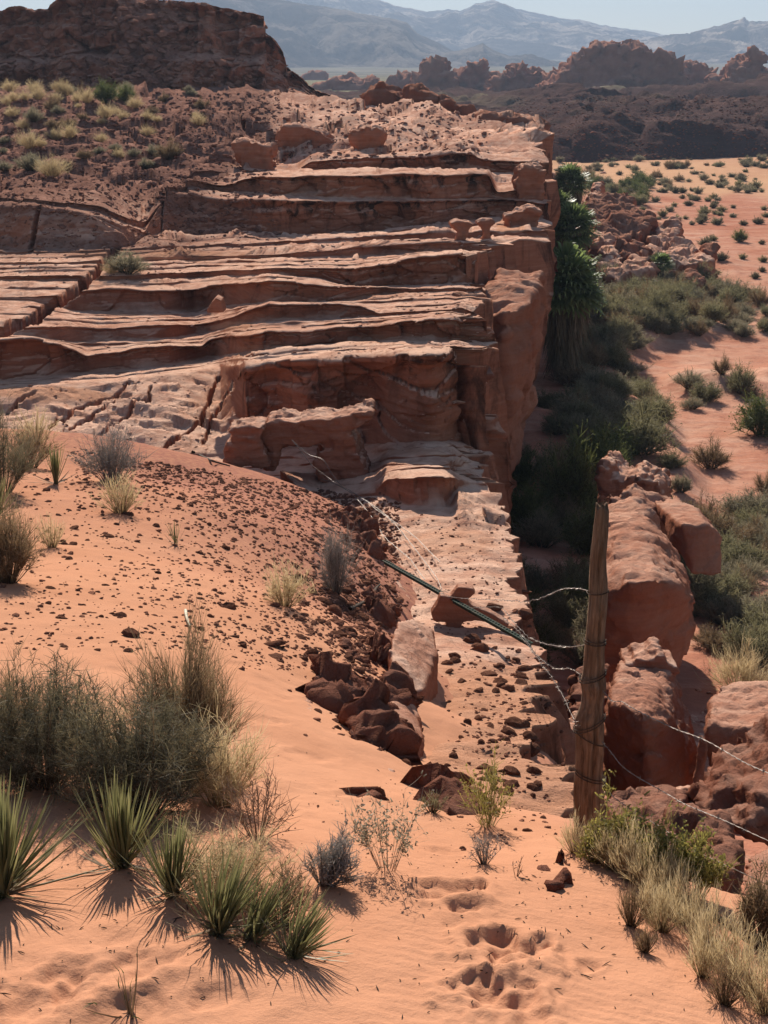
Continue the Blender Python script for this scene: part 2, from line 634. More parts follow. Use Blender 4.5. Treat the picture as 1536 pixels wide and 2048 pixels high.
# G: long wall with dark varnish, slabs at its left end
chain_base([(PXL, 499), (0, 497), (60, 500), (160, 498), (262, 493), (290, 474), (330, 464), (430, 473), (560, 474), (700, 466), (800, 456), (880, 446), (985, 436), (1090, 440)], [(0, 0.02), (300, 0), (600, -0.3), (955, -0.25)], 17)
chain_lip([(PXL, 405), (60, 408), (82, 411), (200, 432), (262, 460), (290, 466), (322, 398), (335, 391), (450, 398), (600, 400), (700, 402), (800, 400), (985, 398), (1088, 404)], 0.12, 18,
          [(PXL, .15), (300, .2), (450, .5), (600, 1), (1088, 1)], var=0.06)
# H
chain_base([(PXL, 398), (60, 402), (200, 424), (262, 452), (290, 456), (330, 387), (520, 386), (740, 398), (800, 398), (985, 396), (1088, 398)], 0.02, 19, jamp=1.0)
chain_lip([(PXL, 394), (60, 396), (200, 414), (262, 440), (290, 446), (330, 380), (450, 372), (520, 354), (700, 352), (800, 350), (978, 346), (992, 385), (1086, 372)], 0.1, 20)
explicit([(PXL, 372, 56), (300, 370, 55), (440, 360, 56), (520, 349, 56.5), (600, 346, 57), (760, 346, 57), (950, 344, 57), (1086, 345, 57)])
chain_lip([(PXL, 369), (300, 366), (520, 347), (590, 343), (620, 322), (760, 314), (945, 309), (955, 318), (985, 322), (1086, 322)], 0.1, 22)
explicit([(PXL, 300, 68), (200, 296, 68), (450, 300, 67), (560, 300, 66), (700, 300, 64), (850, 292, 65), (985, 296, 64), (1087, 300, 64)], 2.0, 23)
explicit([(PXL, 250, 80), (200, 245, 80), (450, 240, 82), (560, 252, 80), (700, 258, 78), (850, 258, 78), (950, 268, 76), (1087, 274, 76)], 3.0, 24)
explicit([(PXL, 215, 95), (200, 212, 95), (450, 210, 96), (600, 220, 94), (740, 232, 92), (850, 240, 90), (950, 250, 88), (1087, 262, 86)], 3.0, 25)
explicit([(PXL, 186, 114), (200, 184, 114), (400, 182, 114), (560, 182, 114), (620, 192, 112), (740, 212, 106), (850, 226, 100), (950, 236, 97), (1086, 252, 94)], 3.0, 26)
# the far side falls away
_q = rows[-1]
for dz, dY in ((1.5, 6), (5.0, 12), (9.5, 20)):
    z = -slope(_q[1]) * _q[2] - dz
    Y = _q[2] + dY
    x = (W(_q[0], _q[1], _q[2])[0]) * (Y / _q[2])
    px, py = pix(x, Y, z)
    rows.append((px, py, Y, 'back', np.ones_like(px)))

SX, SY, SZ, SA, SR, SVN, SPX, SPY = [], [], [], [], [], [], [], []


def lipback(x, k):
    """how far a ledge lip is broken back, in steps along the ledge"""
    c = np.floor(x * 1.4 + 0.9 * pn(x * 0.9, k * 2.2, 1.0) + k * 3.1)
    c2 = np.floor(x * 4.7 + 0.6 * pn(x * 3, k * 1.2, 4.0) + k * 5.3)
    return 0.22 * np.clip(pn(c * 1.731, k * 0.77, 0.4) + 0.25, 0, 1) + 0.09 * np.clip(pn(c2 * 2.13, k * 1.7, 2.4), 0, 1)


def sheet_rows():
    for k in range(len(rows) - 1):
        a, b = rows[k], rows[k + 1]
        xa, ya, za = W(a[0], a[1], a[2])
        xb, yb, zb = W(b[0], b[1], b[2])
        gap = np.percentile(np.abs(b[1] - a[1]), 85)
        far = a[2].mean() > 60
        n = int(np.clip(gap / (2.6 if a[1].mean() > 1040 else 2.0), 2, 60))
        last = (k == len(rows) - 2)
        ts = np.linspace(0, 1, n + 1)
        if not last: ts = ts[:-1]
        t = ts[:, None]
        x = xa + (xb - xa) * t
        y = ya + (yb - ya) * t
        z = za + (zb - za) * t
        px = a[0] + (b[0] - a[0]) * t
        py = a[1] + (b[1] - a[1]) * t
        kind, w = b[3], b[4][None]
        h = np.clip(np.abs(zb - za), 0, 3)[None]
        if kind == 'riser':
            # a thin cap above an undercut, alcoves, a swept-out foot
            und = np.sin(np.pi * np.clip(t / 0.93, 0, 1)) ** 0.8 * (0.16 + 0.14 * pn(x * 0.5, 3.3 + k, 0))
            y = y + w * h * und
            y = y + w * lipback(x, k + 1) * np.clip(t * 1.5, 0, 1) * np.clip(h * 2.5, 0, 1)
            gf, pf = worley(x * 1.0 + 0.5 * pn(x, z * 2, k), z * 2.6, 0.5 + k, tilt=True)
            gh, ph = worley(x * 3.2, z * 7.5, 2.5 + k, tilt=True)
            rag = 0.35 + 0.65 * sstep(300, 800, px)
            y = y - w * rag * np.clip(h * 2, 0, 1) * (0.20 * pf + 0.07 * ph - 0.08 * np.exp(-gf / 0.05)) * np.sin(np.pi * np.clip(t, 0.03, 0.97)) ** 0.5
            y = y - w * np.clip(h * 0.5, 0.0, 0.13) * sstep(0.86, 0.95, t) + w * np.clip(h * 0.35, 0, 0.12) * np.exp(-((t - 0.80) / 0.09) ** 2)
            alc = fbm(x * 0.9, z * 0.35 + k * 5.1, 1.7, 3)
            y = y + w * np.clip(h, 0, 0.9) * 0.55 * np.sin(np.pi * t) * np.clip(alc, -0.35, 0.9)
            jn = np.floor(x * 0.55 + 1.3 * pn(x * 0.5, z * 0.8 + k, 4.0) + 7.7 * k)
            y = y + w * np.clip(h, 0, 1) * 0.34 * (pn(jn * 3.37 + 0.5, k * 1.9, 0.3)) * np.sin(np.pi * np.clip(t, 0, 1)) ** 0.4
            lamn = pn(x * 0.35, z * 7.0, 2.2) + 0.7 * pn(x * 0.8, z * 19.0, 4.4) + 0.8 * fbm(x * 2.2, z * 3.0, 6.1, 3)
            y = y - w * 0.04 * lamn * np.sin(np.pi * np.clip(t, 0.02, 0.98)) * np.clip(h * 2, 0, 1)
            y = y - (1 - w) * 0.03 * lamn * np.sin(np.pi * t)
            gs, ps = worley(x * 0.8, y * 1.3 + z, 5.5 + k, tilt=True)
            gt, pt_ = worley(x * 2.4, y * 3.4 + z * 2, 6.5 + k, tilt=True)
            z = z + (1 - w) * np.sin(np.pi * t) ** 0.5 * np.clip(h * 2, 0, 1) * (0.10 * fbm(x * 0.9, y * 0.9, 8.0, 4) + 0.11 * ps + 0.05 * pt_)
            var = w * (0.35 + 0.8 * sstep(0.2, 0.95, t)) * np.clip(h / 0.5, 0, 1) * (1.5 if a[1].mean() < 480 else 0.8) + 0 * x
        elif kind == 'tread':
            fade = np.sin(np.pi * np.clip(t, 0, 1)) ** 0.5
            d = np.hypot(xb - xa, yb - ya)[None]
            amp = np.clip(d / 2.5, 0.05, 1.0)
            dens = 1.0
            q = 0.20 * fbm(x * 0.13, y * 0.55, 0.7, 4) + 0.075 * pn(x * 0.35, y * 2.2, 1.9) + 0.035 * pn(x * 0.9, y * 5.0, 2.9) + 0.25 * (y * 0.10)
            st = 0.05
            qq = q / st
            fl = np.floor(qq)
            fr = qq - fl
            ter = (fl + sstep(0.80, 0.99, fr)) * st
            nearw = sstep(11, 15.5, y)
            z = z + fade * amp * nearw * (1.0 * ter + 0.05 * q - 0.25 * y * 0.10 - 0.01)
            z = z + fade * amp * 0.014 * fbm(x * 5, y * 5, 0.2, 3)
            z = z + fade * (1 - nearw) * 0.05 * fbm(x * 1.8, y * 1.4, 0.4, 4)
            g1, p1 = worley(x * 0.55 + 0.5 * pn(x * 0.8, y * 0.8, k), y * 0.85, 0.5 + k, tilt=True)
            g2, p2 = worley(x * 1.7 + 0.4 * pn(x * 2, y * 2, k), y * 2.1, 3.5 + k, tilt=True)
            brk = 0.35 + 0.65 * sstep(-0.1, 0.35, fbm(x * 0.25, y * 0.35, 4.0 + k, 3))
            z = z + fade * amp * nearw * (0.15 * p1 * brk + 0.07 * p2 * brk - 0.03 * np.exp(-g1 / 0.05) * brk)
            farw = sstep(52, 62, y)
            lum = np.abs(fbm(x * 0.16, y * 0.11, 0.9, 4))
            g3, p3 = worley(x * 0.42, y * 0.22, 1.5 + k, tilt=True)
            z = z + farw * fade * (1.2 * (lum - 0.2) + 0.55 * p3 + 0.22 * np.abs(fbm(x * 0.8, y * 0.55, 2.1, 4)))
            # the lip of the ledge just climbed is broken back in steps
            if k and rows[k][3] == 'riser':
                wl = rows[k][4][None]
                sb = lipback(x, k)
                y = y + wl * sb * np.clip(1 - d * t / 1.4, 0, 1)
            var = 0 * x + 0.15
        else:
            var = 0 * x
        for L, vv in ((SX, x), (SY, y), (SZ, z), (SVN, var), (SPX, px), (SPY, py)):
            L.append(np.broadcast_to(vv, x.shape))


sheet_rows()
bx, by, bz, bvn, bpx, bpy_ = [np.concatenate(L, 0) for L in (SX, SY, SZ, SVN, SPX, SPY)]

# joints: open cracks through the dipping slabs and one deep trench at the left
CRACKS = [([(262, 766), (205, 798), (150, 822), (98, 859)], 4.5, 0.28), ([(302, 775), (300, 800), (220, 815), (180, 838), (125, 866)], 4.0, 0.25),
          ([(283, 808), (240, 845), (197, 880)], 3.5, 0.2), ([(437, 758), (420, 800), (400, 845), (328, 899)], 6.0, 0.45),
          ([(70, 790), (15, 822)], 3.5, 0.15), ([(478, 735), (455, 790), (420, 850), (405, 885)], 5.0, 0.3),
          ([(232, 500), (205, 530), (180, 556), (130, 595), (90, 622), (40, 650), (-60, 690)], 15.0, 0.85),
          ([(520, 1000), (600, 960), (640, 945)], 4.0, 0.1)]
for pts, wd, dep in CRACKS:
    wob = 5.0 * pn(bpx * 0.04, bpy_ * 0.04, 3.0) + 3.0 * pn(bpx * 0.15, bpy_ * 0.15, 5.0)
    wd = wd * (0.55 + 0.7 * np.abs(pn(bpx * 0.03, bpy_ * 0.03, 1.0)))
    d, tt = poly_dist(bpx + wob, bpy_ + wob * 0.5, pts)
    bz = bz - dep * (1 - sstep(wd * 0.35, wd, d)) * (0.5 + 0.5 * np.sin(np.pi * np.clip(tt, 0.05, 0.95)))

# slab faces at the left end of wall G, chopped into blocks by joints
for pts, wd, dep in [([(78, 408), (60, 505)], 5, 0.5), ([(255, 455), (300, 480)], 6, 0.4), ([(322, 392), (318, 470)], 5, 0.6)]:
    d, tt = poly_dist(bpx, bpy_, pts)
    by = by + dep * (1 - sstep(wd * 0.4, wd, d))

# rim: bites out of the edge, and the fall of the edge
rimd = (np.linspace(0, 1, NCOL)[None] * 0 + (bx[:, -1:] - bx))          # metres from the rim
bite = np.clip(fbm(by * 1.3, 0.5, 7.7, 3), 0, 1) * 0.35 + 0.05
near_rim = (1 - sstep(0.0, 0.5, rimd)) * sstep(0, 1, by / 10)
bz = bz - near_rim * (bite * 0.55)
_g1, _p1 = worley(by * 0.9, bz * 1.6, 4.5, tilt=True)
_g2, _p2 = worley(by * 2.6, bz * 4.0, 7.5, tilt=True)
bx = bx + (1 - sstep(0.0, 0.7, rimd)) * (0.16 * fbm(by * 2.3, bz * 0.9, 1.1, 3) + (0.20 + 0.25 * sstep(20, 23, by)) * _p1 + 0.10 * _p2)
bz = bz + (1 - sstep(0.0, 1.5, rimd)) * 0.05 * pn(bx * 3, by * 3, 2)

# what lies on the rock
hill = sstep(470, 380, bpy_ + 0.35 * np.clip(bpx - 330, 0, 999) + 22 * fbm(bpx * 0.01, bpy_ * 0.02, 3, 3)) * sstep(560, 420, bpx + 40 * fbm(bpx * .01, bpy_ * .02, 8, 3))
hill = np.maximum(hill, 0.9 * sstep(460, 420, bpx) * sstep(300, 270, bpx - 0) * sstep(430, 410, bpy_ - 0.28 * bpx) * sstep(300, 320, bpy_) * 0)
rub = np.clip(hill, 0, 1)
rub = np.maximum(rub, 0.97 * sstep(345, 300, bpy_) * sstep(640, 500, bpx + 60 * fbm(bpx * .01, bpy_ * .03, 5, 3)))
rub = np.maximum(rub, 0.4 * sstep(330, 290, bpy_) * sstep(0.0, 0.3, fbm(bpx * .01, bpy_ * .03, 2, 4)))
strip = sstep(520, 500, bpy_) * sstep(468, 480, bpy_) * sstep(620, 300, bpx)
rub = np.maximum(rub, 0.7 * strip)
snd = sstep(1290, 1360, bpy_ + 30 * fbm(bpx * 0.02, bpy_ * 0.02, 1, 3))
snd = np.maximum(snd, 0.4 * sstep(0.05, 0.4, fbm(bx * 0.6, by * 0.25, 4.4, 4)) * sstep(470, 520, bpy_))
for (cx, cy, rx, ry) in ((900, 1085, 90, 30), (830, 905, 60, 8), (90, 790, 170, 16), (450, 652, 70, 8), (300, 510, 200, 10), (650, 330, 60, 6), (1020, 455, 30, 20)):
    e = ((bpx - cx) / rx) ** 2 + ((bpy_ - cy) / ry) ** 2
    snd = np.maximum(snd, 0.85 * sstep(1.3, 0.5, e + 0.5 * fbm(bpx * 0.03, bpy_ * 0.06, 2, 3)))
flatm = bvn < 0.2
snd = np.where(flatm, snd, 0) * (1 - 0.35 * sstep(880, 900, bpy_) * sstep(1260, 1200, bpy_))
# knobbly rubble surface on the hillside
_g2, _p2 = worley(bx * 0.7, by * 0.4, 0.5, tilt=True)
bz = bz + rub * sstep(38, 44, by) * (0.26 * _p2 + 0.12 * fbm(bx * 0.5, by * 0.3, 3.3, 4))
bz = bz + rub * sstep(44, 50, by) * 0.16 * np.sign(pn(bx * 0.12, by * 0.5, 6)) * sstep(0.05, 0.2, np.abs(pn(bx * 0.12, by * 0.5, 6)))

# the cliff below the rim, as more columns of the same sheet
nr_ = bx.shape[0]
NW = 44
zfloor = np.interp(by[:, -1], [3, 6, 10, 14, 20, 27, 35, 60, 120], [-5.1, -5.9, -7.0, -8.4, -9.5, -10.1, -10.5, -10.8, -11.0])
zfloor = np.minimum(zfloor, bz[:, -1] - 0.3)
tw = (np.linspace(0, 1, NW + 1)[1:]) ** 1.15
wx = bx[:, -1:] + 0 * tw
wz = bz[:, -1:] + (zfloor[:, None] - bz[:, -1:]) * tw
wy = by[:, -1:] + 0 * tw
back = sstep(30, 36, by[:, -1:])
_g1, _p1 = worley(wy * 0.5 + wx * 0.4, wz * 0.45, 4.5, tilt=True)
_g2, _p2 = worley(wy * 1.4 + wx, wz * 1.5, 9.5, tilt=True)
bulge = 0.30 * fbm(wy * 0.55, wz * 0.35, 3.0, 4) + 0.12 * fbm(wy * 2.0, wz * 1.6, 5.0, 3) + 0.22 * _p1 + 0.08 * _p2
wx = wx + np.sin(np.pi * np.clip(tw, 0, 1) * 0.9) * (0.12 + bulge * 1.3) - 0.7 * sstep(0.1, 1, tw) * (0.4 + back)
wy = wy + 0.9 * back * tw * 0 - np.sin(np.pi * tw) * back * (0.5 * _p1 + 0.15 * _p2 + 0.35 * fbm(wx * 0.8, wz * 0.5, 7.0, 4) + 0.03 * pn(wx, wz * 8, 1))
wv = 0.9 * np.ones_like(wx)
X = np.concatenate([bx, wx], 1); Yv = np.concatenate([by, wy], 1); Z = np.concatenate([bz, wz], 1)
_fc = grid_faces(*X.shape)
_hid = np.concatenate([(bpy_ > 1045) & (bpx < 610), np.zeros(wx.shape, bool)], 1).ravel()     # deep under the sand slope
me = np_mesh('rock_bench', np.stack([X, Yv, Z], -1), _fc[~_hid[_fc].all(1)])
pad = np.zeros_like(wx)
attr(me, 'sand', np.concatenate([snd, pad], 1))
attr(me, 'rubble', np.concatenate([rub, pad], 1))
attr(me, 'varnish', np.concatenate([bvn, wv], 1))
blc = sstep(600, 730, bpy_) * sstep(1300, 1220, bpy_) + 0.45 * sstep(480, 520, bpy_) * sstep(640, 560, bpy_)  # bands where the flat rock is paler and its sheen is painted in
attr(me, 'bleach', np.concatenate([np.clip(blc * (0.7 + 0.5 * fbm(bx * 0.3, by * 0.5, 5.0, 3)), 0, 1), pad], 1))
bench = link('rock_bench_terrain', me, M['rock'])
tag(bench, 'stepped red sandstone bench with thin ledges dropping off a cliff at its right', None, None, 'structure')
TERR.append(bench)

# ================================================================== NEAR SAND SLOPE
SP = [(100, 2048, 3.0), (500, 2048, 3.0), (900, 2048, 3.02), (1300, 2048, 3.1), (1530, 2048, 3.2), (-200, 2048, 3.0),
      (100, 1700, 4.2), (500, 1700, 4.2), (900, 1700, 4.6), (1000, 1700, 4.75), (-200, 1700, 4.3), (1150, 1700, 4.65), (1300, 1800, 4.15), (1500, 1850, 4.1),
      (100, 1500, 5.35), (400, 1500, 5.6), (640, 1500, 6.2), (760, 1500, 6.55), (860, 1500, 7.9), (-200, 1500, 5.3), (930, 1600, 6.0), (860, 1400, 9.8), (960, 1450, 8.9), (850, 1330, 11.2), (640, 1400, 7.6), (560, 1500, 5.95), (870, 1560, 6.7), (1050, 1620, 5.75),
      (100, 1300, 7.4), (400, 1300, 8.0), (640, 1300, 9.2), (760, 1300, 10.2), (-200, 1300, 7.2),
      (100, 1100, 11.4), (400, 1100, 12.8), (640, 1100, 14.8), (740, 1100, 16.5), (-200, 1100, 11.0),
      (100, 950, 16.3), (300, 950, 18.4), (520, 960, 19.6), (-200, 950, 15.5), (0, 858, 20.5), (-200, 850, 20.0), (200, 872, 21.0)]
_c2, _v2 = [], []
for px, py, Y in SP:
    p = V(px, py, Y)
    _c2.append((p.x, p.y)); _v2.append(p.z)
# away to the sides and beneath the rock beyond the visible edge
for x, y, z in ((0.0, 0.0, -1.62), (-3, 0, -1.7), (3, 0, -1.75), (-8, 8, -2.6), (-10, 18, -4.6), (3.5, 3.5, -2.6), (0.2, 21.5, -6.6), (-2.5, 23.5, -6.4), (-5.5, 24.0, -6.3),
                (0.9, 17, -6.2), (1.2, 13, -5.9), (-9, 25, -6.3)):
    _c2.append((x, y)); _v2.append(z)
sand_tps = tps(_c2, np.array(_v2), 0.02)
RIMC = [(V(1150, 1780, 3.9)), V(1140, 1690, 4.9), V(1114, 1600, 6.2), V(1098, 1500, 7.9), V(1077, 1400, 10.0), V(1040, 1200, 15.0), V(990, 960, 21.5)]
EDGC = [V(1150, 1695, 4.65), V(1250, 1725, 4.55), V(1400, 1765, 4.45), V(1560, 1795, 4.4), V(1900, 1850, 4.4)]
rim_y = np.array([p.y for p in RIMC]); rim_x = np.array([p.x for p in RIMC])
edg_x = np.array([p.x for p in EDGC]); edg_y = np.array([p.y for p in EDGC])


def sand_base(x, y):
    z = sand_tps(x, y)
    beyond = np.minimum(y - np.interp(x, edg_x, edg_y), x - np.interp(y, rim_y, rim_x))
    d = np.clip(beyond + 0.12 * fbm(x * 2, y * 2, 1.0, 3), 0, 3)
    return z - np.minimum(d * 2.6, 4.5) * sstep(0.0, 0.25, d)


def ground_px(px, py, f, y0=2.4, y1=40.0):
    ys = np.geomspace(y0, y1, 900)
    x, y, z = W(np.full_like(ys, px), np.full_like(ys, py), ys)
    m = z < f(x, ys)
    i = int(np.argmax(m)) if m.any() else len(ys) - 1
    return Vector((x[i], ys[i], z[i]))


NR_S, NC_S = 450, 410
Ys = np.geomspace(2.3, 24.5, NR_S)[:, None]
ta = np.linspace(-0.42, 0.40, NC_S)[None]
gx = ta * Ys * 1.06 + 0 * Ys
gy = Ys + 0 * ta
gz = sand_base(gx, gy)
gpx, gpy = pix(gx, gy, gz)
# wind ripples running down to the right, soft hummocks, small pocks
ripm = sstep(-0.05, 0.25, gx + 0.15) * sstep(5.2, 4.2, gy) * 0.9 + 0.25 * sstep(0.1, 0.4, pn(gx * 0.7, gy * 0.7, 3))
ripd = gx * 0.34 + gy * 0.94
gz = gz + 0.0036 * ripm * np.sin(ripd * 2 * np.pi / 0.052 + 3.0 * fbm(gx * 1.5, gy * 1.5, 2, 3)) * (0.6 + 0.4 * pn(gx * 3, gy * 3, 1))
gz = gz + 0.020 * fbm(gx * 1.3, gy * 1.1, 0.3, 4) + 0.010 * fbm(gx * 5, gy * 4, 0.9, 4)
scuff = sstep(0.62, 0.85, pn(gx * 2.2, gy * 1.1, 6.6) * 0.5 + 0.5)
gz = gz - 0.02 * scuff * np.abs(pn(gx * 7, gy * 7, 2.0))
dl = sstep(0.2, -0.7, gx) * sstep(4.0, 3.1, gy)
gz = gz + dl * 0.022 * ridged(gx * 2.2 + gy * 1.0, gy * 2.4 - gx * 0.6, 4.0, 3)
gz = gz + 0.035 * sstep(8, 12, gy) * fbm(gx * 0.9, gy * 0.7, 5.0, 4)
# footprints: a trail of deep prints with pushed-up rims
FEET = [(905, 1778, 0.105, 0.06, 0.9), (865, 1790, 0.07, 0.03, 0.6), (945, 1800, 0.09, -0.03, 0.8), (985, 1885, 0.10, 0.075, 0.7), (1035, 1905, 0.11, 0.05, 0.6), (1080, 1935, 0.13, -0.025, 0.6),
        (950, 1968, 0.09, 0.05, 0.7), (1012, 1985, 0.11, 0.055, 0.7), (1050, 2000, 0.06, 0.03, 0.6), (1090, 1883, 0.045, 0.03, 0.4), (1175, 1927, 0.05, 0.035, 0.4), (1120, 1905, 0.04, 0.02, 0.4),
        (960, 1955, 0.05, 0.03, 0.4), (270, 1948, 0.12, 0.035, 0.5), (340, 1975, 0.14, -0.02, 0.5), (70, 1990, 0.16, 0.03, 0.6), (160, 1985, 0.1, 0.025, 0.5), (430, 2000, 0.07, 0.02, 0.5),
        (700, 1590, 0.09, 0.03, 0.5), (530, 1440, 0.12, 0.03, 0.5), (620, 1510, 0.14, 0.03, 0.5), (720, 1480, 0.1, 0.02, 0.5), (480, 1330, 0.12, 0.02, 0.5), (560, 1395, 0.1, 0.02, 0.5),
        (890, 1700, 0.09, 0.025, 0.5), (20, 2035, 0.14, 0.03, 0.5), (925, 1815, 0.07, 0.04, 0.7), (960, 1770, 0.05, 0.03, 0.4), (1010, 1925, 0.06, 0.04, 0.6), (1060, 1960, 0.08, 0.03, 0.6), (975, 2005, 0.08, 0.04, 0.6), (1040, 2030, 0.10, 0.04, 0.6), (840, 1770, 0.05, 0.02, 0.5), (905, 1850, 0.04, 0.015, 0.5), (250, 2030, 0.12, 0.025, 0.5), (300, 1905, 0.07, 0.012, 0.5), (230, 1890, 0.06, 0.012, 0.5), (120, 1960, 0.09, 0.02, 0.5)]
for px, py, r, dep, ang in FEET:
    c = ground_px(px, py, sand_base)
    dx, dy = gx - c.x, gy - c.y
    u_ = dx * math.cos(ang) - dy * math.sin(ang)
    v_ = dx * math.sin(ang) + dy * math.cos(ang)
    wob = 1 + 0.32 * pn(dx * 13, dy * 13, px * 0.1) + 0.22 * pn(dx * 34, dy * 34, px * 0.1)
    e = np.sqrt((u_ / (r * 0.72)) ** 2 + (v_ / (r * 1.15)) ** 2) * wob
    gz = gz - 0.5 * dep * (1 - sstep(0.5, 1.02, e)) * (0.8 + 0.5 * pn(dx * 18, dy * 11, px * 0.3)) + 0.15 * abs(dep) * np.exp(-((e - 1.2) / 0.3) ** 2) * (1 if dep > 0 else 0)
grav = 0.35 * sstep(7.5, 11, gy + 1.2 * gx + 1.5 * fbm(gx, gy, 2, 3)) + 0.65 * sstep(9.5, 14.5, gy + 1.7 * gx + 1.8 * fbm(gx * 0.8, gy * 0.6, 2, 4))
grav = np.maximum(grav, 0.8 * sstep(0.5, 0.9, gx + 0.3 * fbm(gx * 2, gy * 2, 2)) * sstep(5.0, 5.8, gy))
gz = gz + grav * 0.015 * np.abs(fbm(gx * 9, gy * 9, 1.0, 3))
# stop the sheet where the rock bench takes over
me = np_mesh('sand_slope', np.stack([gx, gy, gz], -1), grid_faces(NR_S, NC_S))
attr(me, 'gravel', grav)
sand = link('sand_slope_ground', me, M['sand'])
tag(sand, 'orange sand slope with footprints and ripples in the foreground', None, None, 'structure')
TERR.append(sand)

# ================================================================== WASH FLOOR below the cliff
def wash_z(x, y):
    z = np.interp(y, [3, 6, 10, 14, 20, 27, 35, 60, 120, 200, 230], [-4.8, -5.8, -6.9, -8.3, -9.4, -10.0, -10.4, -10.7, -10.8, -10.3, -10.3])
    z = z + 0.9 * sstep(6, 2.2, x) * sstep(40, 20, y) * 0.3
    # bush-held mounds beside the cliff, dune field far off
    z = z + sstep(30, 42, y) * 0.55 * sstep(0.05, 0.5, fbm(x * 0.16, y * 0.10, 3.1, 3)) * sstep(20, 14, x - (y - 60) * 0.10)
    z = z + 1.3 * sstep(125, 175, y) * np.abs(fbm(x * 0.02, y * 0.012, 6.0, 3))
    # bank of the stream bed
    edge = x - np.interp(y, [20, 30, 40, 48, 56, 70, 90], [5.0, 6.6, 8.6, 9.0, 8.6, 14.0, 19.0]) - 0.8 * fbm(x * 0.3, y * 0.2, 2, 3)
    z = z - 0.45 * sstep(-0.4, 0.5, edge) * sstep(24, 34, y) * sstep(100, 70, y)
    return z


NR_W, NC_W = 330, 260
Yw = np.geomspace(3.0, 215, NR_W)[:, None]
tw_ = np.linspace(-0.06, 0.42, NC_W)[None]
wx_ = tw_ * Yw + 0.6
wy_ = Yw + 0 * tw_
wz_ = wash_z(wx_, wy_) + 0.05 * fbm(wx_ * 1.4, wy_ * 0.9, 1.0, 4) * sstep(2, 12, wy_)
wz_ = wz_ + 0.04 * sstep(20, 30, wy_) * ridged(wx_ * 0.5 + wy_ * 0.12, wy_ * 0.25, 2.0, 3)
me = np_mesh('wash_floor', np.stack([wx_, wy_, wz_], -1), grid_faces(NR_W, NC_W))
wpx, wpy = pix(wx_, wy_, wz_)
attr(me, 'dune', sstep(395, 370, wpy + 14 * fbm(wpx * 0.012, wpy * 0.03, 4, 3) - 0.02 * (wpx - 1100)) * (0.75 + 0.25 * pn(wx_ * 0.1, wy_ * 0.05, 1)))
wash = link('wash_floor_ground', me, M['wash'])
tag(wash, 'pinkish dry wash floor with sand flats below the cliff', None, None, 'structure')
TERR.append(wash)

# ================================================================== FAR PLAIN, badlands, mountains
NC_P = 255
Yp = np.r_[np.linspace(168, 300, 200), np.geomspace(301, 520, 100), np.geomspace(525, 5200, 70)][:, None]
NR_P = len(Yp)
tp = np.linspace(-0.34, 0.34, NC_P)[None]
px_ = tp * Yp
py_ = Yp + 0 * tp
front = 186 + 20 * fbm(px_ * 0.03, 2.0, 0, 3) - 0.10 * np.clip(px_ - 25, -20, 40)
pz = np.interp(py_, [168, 300, 420, 520, 700, 1500, 3000, 5200], [-11.5, -9.6, -7.6, -5.2, -3.0, 1.0, 26.0, 80.0])
pz = pz + 2.6 * sstep(front - 3, front + 9, py_) * sstep(480, 330, py_) - 0.4
bm = sstep(front - 2, front + 12, py_) * sstep(470, 400, py_)
rid = ridged(px_ * 0.010 + 2.0, py_ * 0.0065, 0.6, 5, 0.55)
pz = pz + bm * (2.6 * np.clip(rid - 0.05, -0.35, 1) + 1.5 * fbm(px_ * 0.04, py_ * 0.035, 2, 5) + 0.7 * ridged(px_ * 0.07, py_ * 0.05, 3, 4))
for (hx, hy, hw, hh) in ((1120, 215, 15, 2.6), (1290, 250, 30, 2.0), (1480, 222, 26, 2.4), (1180, 300, 30, 1.5), (1060, 300, 30, 2.5), (1440, 330, 60, 3.0), (1230, 420, 80, 1.0)):
    cx = (hx - 768) / FPX * hy * 1.04
    dd = np.hypot((px_ - cx) / hw * 2.0, (py_ - hy) / 22.0) + 0.3 * fbm(px_ * 0.06, py_ * 0.05, 1, 3)
    pz = pz + hh * sstep(1.3, 0.15, dd)
pz = pz + bm * 0.9 * ridged(px_ * 0.045 + 2 * pn(px_ * 0.02, py_ * 0.02, 5), py_ * 0.02, 8, 4, 0.6)
ter_ = pz / 1.1 + 0.3 * pn(px_ * 0.05, py_ * 0.04, 7)
pz = pz * (1 - 0.3 * bm) + 0.3 * bm * (np.floor(ter_) + sstep(0.6, 0.92, ter_ - np.floor(ter_))) * 1.1
_g2, _p2 = worley(px_ * 0.16, py_ * 0.10, 1.5, tilt=True)
_g3, _p3 = worley(px_ * 0.5, py_ * 0.3, 3.5, tilt=True)
pz = pz + bm * (0.9 * _p2 + 0.35 * _p3)
pz = pz + 0.9 * sstep(480, 600, py_) * fbm(px_ * 0.012, py_ * 0.004, 3, 3)
dd = np.hypot((px_ - 130) / 75, (py_ - 470) / 60)
pz = pz + 3.0 * sstep(1.2, 0.1, dd)
me = np_mesh('desert_plain', np.stack([px_, py_, pz], -1), grid_faces(NR_P, NC_P))
scr = sstep(400, 440, py_ + 25 * fbm(px_ * 0.02, py_ * 0.01, 4, 3))
scr = np.maximum(scr, 0.35 * bm * sstep(0.1, 0.5, fbm(px_ * 0.03, py_ * 0.02, 9, 4)))
attr(me, 'scrub', scr)
attr(me, 'fan', sstep(700, 1300, py_))
plain = link('desert_plain_ground', me, M['badland'])
tag(plain, 'dark terraced badland hills and scrub plain beyond the wash', None, None, 'structure')
TERR.append(plain)


